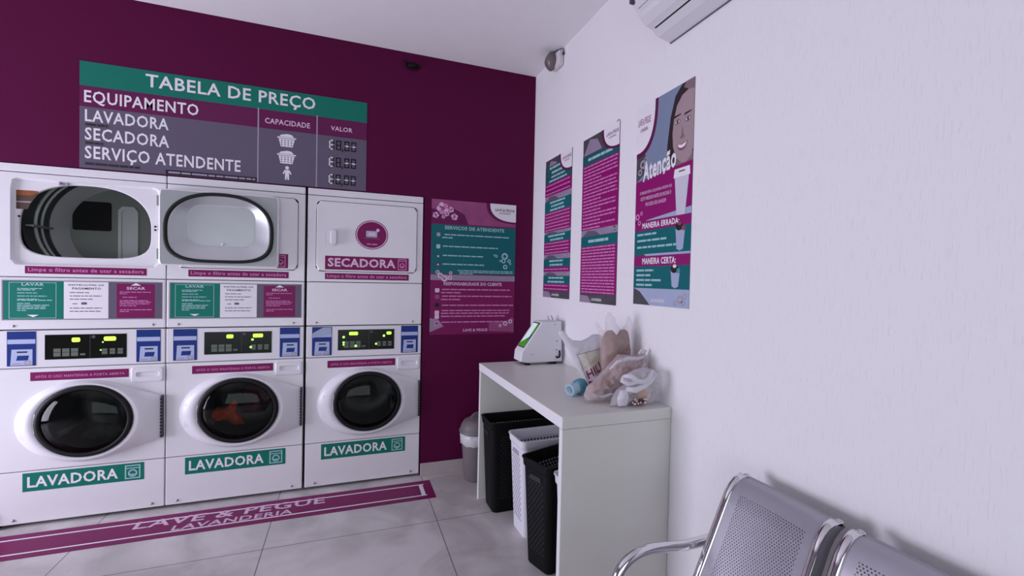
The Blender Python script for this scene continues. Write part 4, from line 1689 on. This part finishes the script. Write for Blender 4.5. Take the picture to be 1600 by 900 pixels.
def carrier_bags():
    # standing bag with printed square
    poly = [(-.355, 1.154), (-.349, 1.168), (-.334, 1.171), (-.317, 1.163), (-.299, 1.134), (-.274, 1.118), (-.231, 1.114), (-.196, 1.126), (-.167, 1.144), (-.131, 1.146), (-.097, 1.133),
            (-.091, 1.074), (-.094, .977), (-.100, .897), (-.115, .876), (-.190, .875), (-.211, .895), (-.241, .952), (-.282, 1.033), (-.319, 1.097)]
    Y0, LEAN = -1.235, .10
    par = dict(t=.032, soft=.05, wr=.006, sc=16, seed=2)
    mb = MB()
    dens = inflate(mb, poly, Y0, par['t'], .03, M_BAGW, soft=par['soft'], wr=par['wr'], sc=par['sc'], seed=par['seed'], lean=LEAN)
    r = root('carrier_bag', (-.2, -1.235, TZ), 'white carrier bag with a plum-framed printed square standing against the wall', 'plastic bag')
    O = Vector((-.2, -1.235, TZ))
    ob = mb.build('bag_film', r)
    ob.data.transform(Matrix.Translation(-O))

    def P(a, b, lift):
        x = -.269 + .150 * a + .061 * b
        z = 1.052 + .034 * a - .135 * b
        dy, ln = pillow_y(x, z, dens, par['t'], par['soft'], par['wr'], par['sc'], par['seed'], LEAN, .873)
        return Vector((x, Y0 + ln - dy - lift, z)) - O
    pm = MB()

    def quad(a0, b0, a1, b1, m, lift):
        na, nb = max(1, int((a1 - a0) / .08)), max(1, int((b1 - b0) / .08))
        for i in range(na):
            for j in range(nb):
                A = [a0 + (a1 - a0) * (i + k) / na for k in (0, 1)]
                B = [b0 + (b1 - b0) * (j + k) / nb for k in (0, 1)]
                pm.faces([P(A[0], B[0], lift), P(A[1], B[0], lift), P(A[1], B[1], lift), P(A[0], B[1], lift)], [(0, 1, 2, 3)], m)
    quad(0, 0, 1, .86, M_PRINTY, .0015)
    for a0, b0, a1, b1 in ((0, 0, 1, .02), (0, 0, .018, 1.12), (.982, 0, 1, 1.0)):
        quad(a0, b0, a1, b1, M_LAV, .0025)
    quad(.0, 1.0, .9, 1.14, M_MAGP, .0025)
    for a, b in ((.45, .40), (.55, .34), (.5, .5)):
        for k in range(5):
            t = 2 * PI * k / 5
            pm.faces([P(a + .10 * math.cos(t + q), b + .10 * math.sin(t + q), .0028 + .0002 * k) if q else P(a, b, .0028 + .0002 * k) for q in (0, .35, -.35)], [(0, 1, 2)], mat('printed_pale_yellow', (.78, .70, .50), .5, spec=.22))
    vs, fs, _ = text_tris('HILLS', .01)
    pm.faces([P(.06 + .80 * x, .93 - .30 * y - .30 * x, .0035) for x, y in vs], fs, M_MAGP)
    pr = pm.build('print', r, recalc=False)
    pr['label'] = 'printed square with plum capitals'

    # tall clear bag with a brown bundle
    r = root('carrier_bag', (-.1, -1.36, TZ), 'tall clear bag holding a brown bundle, leaning at the wall behind the other bags', 'plastic bag')
    O = Vector((-.1, -1.36, TZ))
    mb = MB()
    inflate(mb, [(-.188, 1.018), (-.190, 1.093), (-.186, 1.139), (-.172, 1.165), (-.158, 1.178), (-.129, 1.180), (-.103, 1.155), (-.086, 1.180), (-.057, 1.182), (-.040, 1.170),
                 (-.030, 1.130), (-.026, 1.064), (-.024, .975), (-.030, .878), (-.165, .878)], -1.345, .036, .020, M_BROWNBAG, soft=.04, wr=.012, sc=20, seed=4, lean=.04)
    ob = mb.build('bundle', r)
    ob.data.transform(Matrix.Translation(-O))
    ob['label'] = 'brown bundle inside'
    mb = MB()
    inflate(mb, [(-.196, 1.048), (-.196, 1.139), (-.224, 1.215), (-.212, 1.222), (-.178, 1.172), (-.168, 1.190), (-.172, 1.240), (-.158, 1.264), (-.140, 1.264), (-.122, 1.240), (-.101, 1.196),
                 (-.080, 1.184), (-.056, 1.206), (-.046, 1.245), (-.034, 1.248), (-.018, 1.19), (-.012, 1.133), (-.008, 1.064), (-.008, .876), (-.170, .876)], -1.347, .046, .028,
            M_BAGT, soft=.03, wr=.014, sc=26, seed=6, lean=.04)
    ob = mb.build('bag_film', r)
    ob.data.transform(Matrix.Translation(-O))
    # lying bag
    r = root('carrier_bag', (-.16, -1.42, TZ), 'pinkish plastic bag with brown contents slumped diagonally in front of the tall bag', 'plastic bag')
    O = Vector((-.16, -1.42, TZ))
    pl = [(-.343, .905), (-.330, .882), (-.283, .876), (-.219, .876), (-.183, .900), (-.115, .930), (-.063, .962), (-.018, .999), (-.008, 1.037), (-.006, 1.070), (-.035, 1.081), (-.084, 1.077),
          (-.171, 1.084), (-.204, 1.052), (-.237, 1.019), (-.286, .977), (-.328, .945)]
    mb = MB()
    sh = [((x + .16) * .86 - .16, (z - .97) * .82 + .975) for x, z in pl]
    inflate(mb, sh, -1.447, .022, .016, M_BROWNBAG2, soft=.04, wr=.012, sc=17, seed=11)
    ob = mb.build('bundle', r)
    ob.data.transform(Matrix.Translation(-O))
    ob['label'] = 'pink-brown contents'
    mb = MB()
    inflate(mb, pl, -1.447, .040, .024, M_BAGP, soft=.035, wr=.024, sc=22, seed=12)
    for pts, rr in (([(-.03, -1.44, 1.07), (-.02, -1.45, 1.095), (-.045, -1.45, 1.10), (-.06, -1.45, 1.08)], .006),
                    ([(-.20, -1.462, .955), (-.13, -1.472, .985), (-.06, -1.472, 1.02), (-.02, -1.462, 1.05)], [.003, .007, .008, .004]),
                    ([(-.225, -1.468, 1.020), (-.19, -1.472, 1.052), (-.14, -1.474, 1.066), (-.08, -1.472, 1.064), (-.03, -1.462, 1.070)], [.003, .008, .011, .009, .004]),  # white strips on upper and lower edge, added as highlights on the film
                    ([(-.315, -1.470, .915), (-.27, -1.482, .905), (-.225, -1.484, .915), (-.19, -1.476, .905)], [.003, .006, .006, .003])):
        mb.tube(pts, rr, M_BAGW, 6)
    ob = mb.build('bag_film', r)
    ob.data.transform(Matrix.Translation(-O))
    # knotted white bag on the right
    r = root('carrier_bag', (-.12, -1.53, TZ), 'knotted white bag with maroon and yellow contents at the near corner of the table', 'plastic bag')
    O = Vector((-.12, -1.53, TZ))
    mb = MB()
    inflate(mb, [(-.186, .882), (-.150, .876), (-.094, .877), (-.074, .896), (-.086, .916), (-.130, .928), (-.165, .918), (-.190, .900)], -1.535, .040, .02, M_MAROONC, soft=.03, wr=.012, sc=30,
            seed=21)
    inflate(mb, [(-.140, .905), (-.10, .905), (-.080, .925), (-.100, .945), (-.135, .940)], -1.555, .022, .015, M_YELLOWC, soft=.02, wr=.006, sc=30, seed=22)
    rnd = random.Random(4)
    for k in range(12):
        x, z = rnd.uniform(-.18, -.09), rnd.uniform(.886, .91)
        mb.lathe([(0, -.003), (.003, -.002), (.0045, .0)], (x, -1.573, z), M_PRINTY, 'y', 8)
    ob = mb.build('contents', r)
    ob.data.transform(Matrix.Translation(-O))
    ob['label'] = 'maroon and yellow packet inside'
    mb = MB()
    inflate(mb, [(-.260, .878), (-.244, .908), (-.226, .945), (-.186, .966), (-.196, 1.000), (-.180, 1.012), (-.138, 1.030), (-.087, 1.036), (-.040, 1.027), (-.014, 1.008), (-.006, .949),
                 (-.004, .885), (-.014, .876), (-.081, .876), (-.167, .876)], -1.53, .050, .032, M_BAGC, soft=.04, wr=.022, sc=19, seed=23)
    ob = mb.build('bag_film', r)
    ob.data.transform(Matrix.Translation(-O))
    mb = MB()
    # tied handles: loops over the front and a white fold at the left
    mb.tube([(-.215, -1.56, 1.008), (-.19, -1.575, 1.012), (-.16, -1.583, .990), (-.13, -1.588, .985), (-.10, -1.585, 1.0), (-.075, -1.575, 1.03)], [.008, .012, .012, .010, .012, .008], M_BAGW, 8)
    mb.tube([(-.205, -1.57, .955), (-.17, -1.585, .952), (-.13, -1.588, .965), (-.10, -1.588, .985), (-.06, -1.575, 1.01)], [.010, .014, .011, .012, .008], M_BAGW, 8)
    mb.tube([(-.215, -1.56, 1.010), (-.225, -1.565, .990), (-.20, -1.575, .978), (-.165, -1.583, .985)], [.007, .009, .010, .009], M_BAGW, 8)
    ob = mb.build('tied_handle', r)
    ob.data.transform(Matrix.Translation(-O))
    mb = MB()
    inflate(mb, [(-.240, .882), (-.195, .880), (-.186, .920), (-.200, .956), (-.232, .950), (-.246, .915)], -1.563, .016, .012, M_BAGW, soft=.02, wr=.008, sc=30, seed=31)
    ob = mb.build('white_packet', r)
    ob.data.transform(Matrix.Translation(-O))


def dosing_cup():
    r = root('dosing_cup', (-.285, -1.315, TZ), 'small teal and pale blue plastic cup lying in front of the standing bag', 'plastic cup')
    ax = Vector((.93, .30, .12)).normalized()
    q = Vector((1, 0, 0)).rotation_difference(ax).to_matrix().to_4x4()

    def lath(prof, m, name):
        mb = MB()
        mb.lathe(prof, (0, 0, 0), m, 'x', 28)
        o = mb.build(name, r)
        o.data.transform(Matrix.Translation((-.012, 0, .0375)) @ q)
        return o
    lath([(.0, -.012), (.030, -.012), (.036, -.006), (.037, .022), (.034, .034), (.0, .037)], M_CUPT, 'cap')['label'] = 'teal cap'
    lath([(.026, -.012), (.0265, -.050), (.029, -.054), (.029, -.060), (.022, -.060), (.022, -.016)], M_CUPW, 'collar')['label'] = 'pale translucent collar'


# ------------------------------------------------------------------ fittings on walls
def air_conditioner():
    y1, y0 = -1.540, -2.39
    r = root('air_conditioner', (0, (y0 + y1) / 2, 2.474), 'white split air conditioner high on the white wall', 'air conditioner')
    hw = (y1 - y0) / 2
    prof = [(-.001, .000), (-.070, .012), (-.100, .035), (-.135, .046), (-.165, .070), (-.185, .098), (-.203, .118), (-.215, .150), (-.220, .200), (-.214, .262), (-.195, .292), (-.16, .300), (-.001, .300)]
    mb = MB()
    loops = []
    for y, s in ((-hw, .985), (-hw + .006, 1), (hw - .006, 1), (hw, .985)):
        loops.append([Vector((x * s, y, .15 + (z - .15) * s)) for x, z in prof])
    mb.loft(loops, M_ACW, True, True, smooth=False)
    mb.build('housing', r)
    # outlet slot, louvre and lower seam as their own pieces
    def slat(name, a, b, off, m, e=.03):
        s = MB()
        d = (Vector((b[0], 0, b[1])) - Vector((a[0], 0, a[1])))
        n = Vector((-d.z, 0, d.x)).normalized()
        if n.z > 0:
            n = -n
        q = [Vector((a[0], 0, a[1])) + n * off, Vector((b[0], 0, b[1])) + n * off, Vector((b[0], 0, b[1])) - n * .002, Vector((a[0], 0, a[1])) - n * .002]
        s.loft([[p + Vector((0, -hw + e, 0)) for p in q], [p + Vector((0, hw - e, 0)) for p in q]], m, True, True, smooth=False)
        return s.build(name, r)
    slat('outlet_slot', (-.098, .0345), (-.104, .0375), .0012, M_SLOT, .022)
    slat('louvre', (-.106, .0385), (-.182, .094), .003, M_ACW, .022)
    slat('panel_seam', (-.1855, .0985), (-.188, .1015), .001, M_GREYL, .020)
    s = MB()
    s.box(-.224, hw - .020, .118, -.200, hw - .004, .29, M_GREYD, .003)
    s.build('end_grille', r)
    s = MB()
    s.box(-.006, -hw + .004, -.003, -.001, hw - .002, .004, M_GREY)
    s.build('mounting_plate', r)


def motion_sensor():
    r = root('motion_sensor', (-.001, -.42, 2.845), 'small sensor with smoked cover in the corner under the ceiling', 'motion sensor')
    mb = MB()
    mb.box(-.040, -.058, 0, 0, .058, .100, M_SENSORW, .012, 3)
    mb.build('base', r)
    mb = MB()
    lp = []
    for k in range(13):
        t = k / 12
        z = -.008 + .122 * t
        w = .052 * (math.sin(PI * min(1, (t * .92 + .04))) ** .6) * (.75 + .25 * (1 - abs(t - .45)))
        lp.append([Vector((-.055 + w * math.cos(2 * PI * q / 24) * .85, .028 + w * math.sin(2 * PI * q / 24), z)) for q in range(24)])
    mb.loft(lp, M_SENSOR, True, True)
    cv = mb.build('cover', r)
    cv['label'] = 'smoked brown-grey cover'
    mb = MB()
    mb.tube([(-.045, .02, .112), (-.03, -.01, .116), (-.015, -.04, .114), (-.008, -.062, .105), (-.008, -.067, .085), (-.008, -.068, .07)], .003, M_GREY, 8)
    mb.lathe([(.0, .05), (.006, .052), (.006, .068), (.0, .07)], (-.010, -.068, .012), M_BLACK, 'z', 10)
    mb.build('cable', r)


def wall_fixture():
    r = root('wall_light', (-.93, -.001, 2.876), 'small dark fixture on the plum wall just under the ceiling', 'light')
    mb = MB()
    mb.lathe([(.052, .0), (.054, -.006), (.048, -.010), (.036, -.012), (.032, -.008)], (0, 0, 0), M_DARKP, 'y', 28, sy=.48)
    mb.build('flange', r)
    mb = MB()
    mb.lathe([(.032, -.006), (.029, -.020), (.018, -.028), (.0, -.030)], (0, 0, 0), M_DARKP, 'y', 24, sy=.55)
    mb.build('lens', r)
    mb = MB()
    mb.tube([(-.030, -.014, .010), (-.050, -.026, .020), (-.072, -.026, .014)], .004, M_DARKP, 8)
    mb.build('arm', r)


# ------------------------------------------------------------------ waiting bench
def seat_profile():
    """back and seat of a shell in (x, z): from the top lip down the back, round the bend and out to the front"""
    return [(-.078, .778), (-.102, .783), (-.122, .775), (-.142, .757), (-.158, .735), (-.172, .705), (-.195, .655), (-.218, .605), (-.242, .555), (-.264, .508), (-.282, .468),
            (-.300, .436), (-.325, .415), (-.36, .407), (-.42, .411), (-.50, .421), (-.57, .430), (-.625, .430), (-.655, .418), (-.668, .395)]


def waiting_bench():
    ys = [(-2.068, -2.385), (-2.420, -2.737), (-2.772, -3.089)]
    r = root('waiting_bench', (-.30, -2.58, 0), 'chrome and grey perforated steel waiting bench against the white wall', 'bench')
    O = Vector((-.30, -2.58, 0))
    prof = seat_profile()
    for k, (ya, yb) in enumerate(ys):
        # shell with UVs along width and length for the punched field
        me_b = bmesh.new()
        uvl = me_b.loops.layers.uv.new('UVMap')
        L = [0]
        for a, b in zip(prof, prof[1:]):
            L.append(L[-1] + math.hypot(b[0] - a[0], b[1] - a[1]))
        cols = [ya - .018, ya - .024, yb + .024, yb + .018]
        n = 12
        yy = [ya - .020 + (yb + .020 - ya + .020) * i / n for i in range(n + 1)]
        grid = {}
        for side, off in ((0, 0), (1, .004)):
            for i, y in enumerate(yy):
                for j, (x, z) in enumerate(prof):
                    a, b = prof[max(j - 1, 0)], prof[min(j + 1, len(prof) - 1)]
                    d = Vector((b[0] - a[0], b[1] - a[1])).normalized()
                    nx, nz = -d.y, d.x
                    if nx < 0 and j < 12:
                        nx, nz = -nx, -nz
                    dish = .010 * math.sin(PI * i / n) if 2 < j < 11 else .004 * math.sin(PI * i / n)
                    grid[side, i, j] = me_b.verts.new((x + nx * off + (dish if j < 11 else 0), y, z + (-off if j >= 12 else nz * off)))
        for side in (0, 1):
            for i in range(n):
                for j in range(len(prof) - 1):
                    f = me_b.faces.new((grid[side, i, j], grid[side, i + 1, j], grid[side, i + 1, j + 1], grid[side, i, j + 1]))
                    f.smooth = True
                    for lp, (ii, jj) in zip(f.loops, ((i, j), (i + 1, j), (i + 1, j + 1), (i, j + 1))):
                        lp[uvl].uv = (abs(yy[ii] - yy[0]), L[jj])
        for i in range(n):
            for j in (0, len(prof) - 1):
                f = me_b.faces.new((grid[0, i, j], grid[0, i + 1, j], grid[1, i + 1, j], grid[1, i, j]))
        me = bpy.data.meshes.new('seat_shell')
        for v in me_b.verts:
            v.co -= O
        me_b.to_mesh(me)
        me_b.free()
        me.materials.append(M_PERF)
        sh = bpy.data.objects.new('seat_shell', me)
        COL.objects.link(sh)
        sh.parent = r
        sh['label'] = 'grey perforated steel seat and back'
        for y in (ya - .010, yb + .010):
            mb = MB()
            cs = []
            w, t = .0135, .009
            for j, (x, z) in enumerate(prof):
                a, b = prof[max(j - 1, 0)], prof[min(j + 1, len(prof) - 1)]
                d = Vector((b[0] - a[0], 0, b[1] - a[1])).normalized()
                nn = Vector((d.z, 0, -d.x))
                if nn.x > 0 and j < 12 or (j >= 12 and nn.z < 0):
                    nn = -nn
                row = []
                for q in range(12):
                    an = 2 * PI * q / 12
                    row.append(Vector((x, y, z)) - O + Vector((0, 1, 0)) * w * math.cos(an) + nn * t * math.sin(an))
                cs.append(row)
            mb.loft(cs, M_CHROME, True, True)
            mb.build('side_rail', r)['label'] = 'chrome rail'
        # closed rear cover of the back
        mb = MB()
        bp = [(x + .030, z - .004) for x, z in prof[1:10]]
        rows = []
        for x, z in bp:
            rows.append([Vector((x, y, z)) - O for y in (ya - .026, (ya + yb) / 2, yb + .022, yb - .006)])
        mb.loft([[Vector((x - .012, yb - .004, z)) - O for x, z in prof[1:10]], [Vector((x + .018, yb - .010, z - .006)) - O for x, z in prof[1:10]],
                 [Vector((x + .026, yb - .002 + .016, z - .010)) - O for x, z in prof[1:10]]], M_SEAT, closed=False)
        mb.build('edge_flange', r)
    # beam, legs, arms
    mb = MB()
    mb.box(-.44 - O.x, -3.10 - O.y, .335, -.38 - O.x, -2.06 - O.y, .375, M_SEAT, .006)
    mb.build('beam', r)
    for y in (-2.24, -2.93):
        mb = MB()
        mb.tube([Vector((-.41, y, .345)) - O, Vector((-.41, y, .12)) - O, Vector((-.41, y, .06)) - O], .022, M_CHROME, 14)
        mb.tube([Vector((-.16, y, .025)) - O, Vector((-.28, y, .045)) - O, Vector((-.41, y, .07)) - O, Vector((-.54, y, .045)) - O, Vector((-.66, y, .025)) - O], .02, M_CHROME, 14)
        mb.build('leg', r)
    for y in (-2.030, -3.127):
        mb = MB()
        pts = [(-.185, .560), (-.240, .557), (-.300, .558), (-.360, .566), (-.420, .572), (-.470, .566), (-.512, .545), (-.540, .505), (-.548, .46), (-.540, .41), (-.52, .37), (-.49, .355), (-.42, .355)]
        # smooth the path
        sm = []
        P4 = [pts[0]] + pts + [pts[-1]]
        for i in range(1, len(P4) - 2):
            for q in range(5):
                t = q / 5
                p0, p1, p2, p3 = P4[i - 1], P4[i], P4[i + 1], P4[i + 2]
                sm.append(tuple(.5 * (2 * p1[k] + (p2[k] - p0[k]) * t + (2 * p0[k] - 5 * p1[k] + 4 * p2[k] - p3[k]) * t * t + (3 * p1[k] - p0[k] - 3 * p2[k] + p3[k]) * t ** 3) for k in (0, 1)))
        sm.append(pts[-1])
        mb.tube([Vector((x, y, z)) - O for x, z in sm], .0165, M_CHROME, 18)
        mb.lathe([(.0165, .0), (.0160, .004), (.010, .007), (.0, .008)], Vector((-.185, y, .560)) - O, M_CHROME, 'x', 18)
        mb.build('armrest', r)['label'] = 'bent chrome tube armrest'


# ------------------------------------------------------------------ assemble
build_room()
WL = ('leftmost white front-loading washer, under the dryer with its door open', 'middle white front-loading washer with orange clothes behind its door',
      'rightmost white front-loading washer, next to the plum wall')
DL = ('leftmost white dryer with its door swung open and drum exposed', 'middle white dryer half hidden by the open grey door',
      'rightmost white dryer with closed door and round plum sticker')
for i, e in enumerate(EDGES):
    build_washer(i, e + .0025, WL[i], (D0, D1, D2)[i])
    build_dryer(i, e + .0025, DL[i])
build_laundry()
price_board()
attendant_poster()
side_poster(-.2263, 'narrow banded poster on the white wall, nearest to the plum wall', .405, 1.295, 2.263,
            ((0, .12, 'art', 1), (.05, .12, 'teal', -2), (.12, .175, 'teal', -2), (.175, .265, 'txt', 3), (.265, .305, 'art', 0), (.305, .385, 'teal', 3), (.385, .525, 'txt', 6), (.525, .545, 'art', 0),
             (.545, .60, 'teal', 2), (.60, .69, 'txt', 4), (.69, .725, 'art', 0), (.725, .78, 'teal', 2), (.78, .815, 'txt', 1), (.815, .845, 'art', 0), (.845, .90, 'teal', 2), (.90, .95, 'txt', 2)), 11)
side_poster(-.7734, 'poster of dense print in two magenta blocks, middle of three on the white wall', .389, 1.288, 2.258,
            ((0, .10, 'art', 1), (.10, .165, 'teal', -1), (.165, .56, 'list', 19), (.56, .60, 'art', 0), (.60, .66, 'teal', 1), (.66, .945, 'txt', 16)), 23)
attention_poster()
floor_decal()
folding_table()
hamper((-.292, -.567, 0), 0, .47, .215, .555, M_HBLACK, 'black laundry hamper under the table, farthest from the camera')
hamper((-.215, -.868, 0), .03, .47, .215, .542, M_HWHITE, 'white laundry hamper standing between the two black ones')
hamper((-.285, -1.150, 0), .33, .40, .215, .535, M_HBLACK, 'black laundry hamper turned askew in front of the white one')
hamper((-.220, -1.430, 0), 0, .42, .215, .530, M_HWHITE, 'white hamper almost hidden behind the near end panel of the table')
trash_bin()
order_terminal()
carrier_bags()
dosing_cup()
air_conditioner()
motion_sensor()
wall_fixture()
waiting_bench()
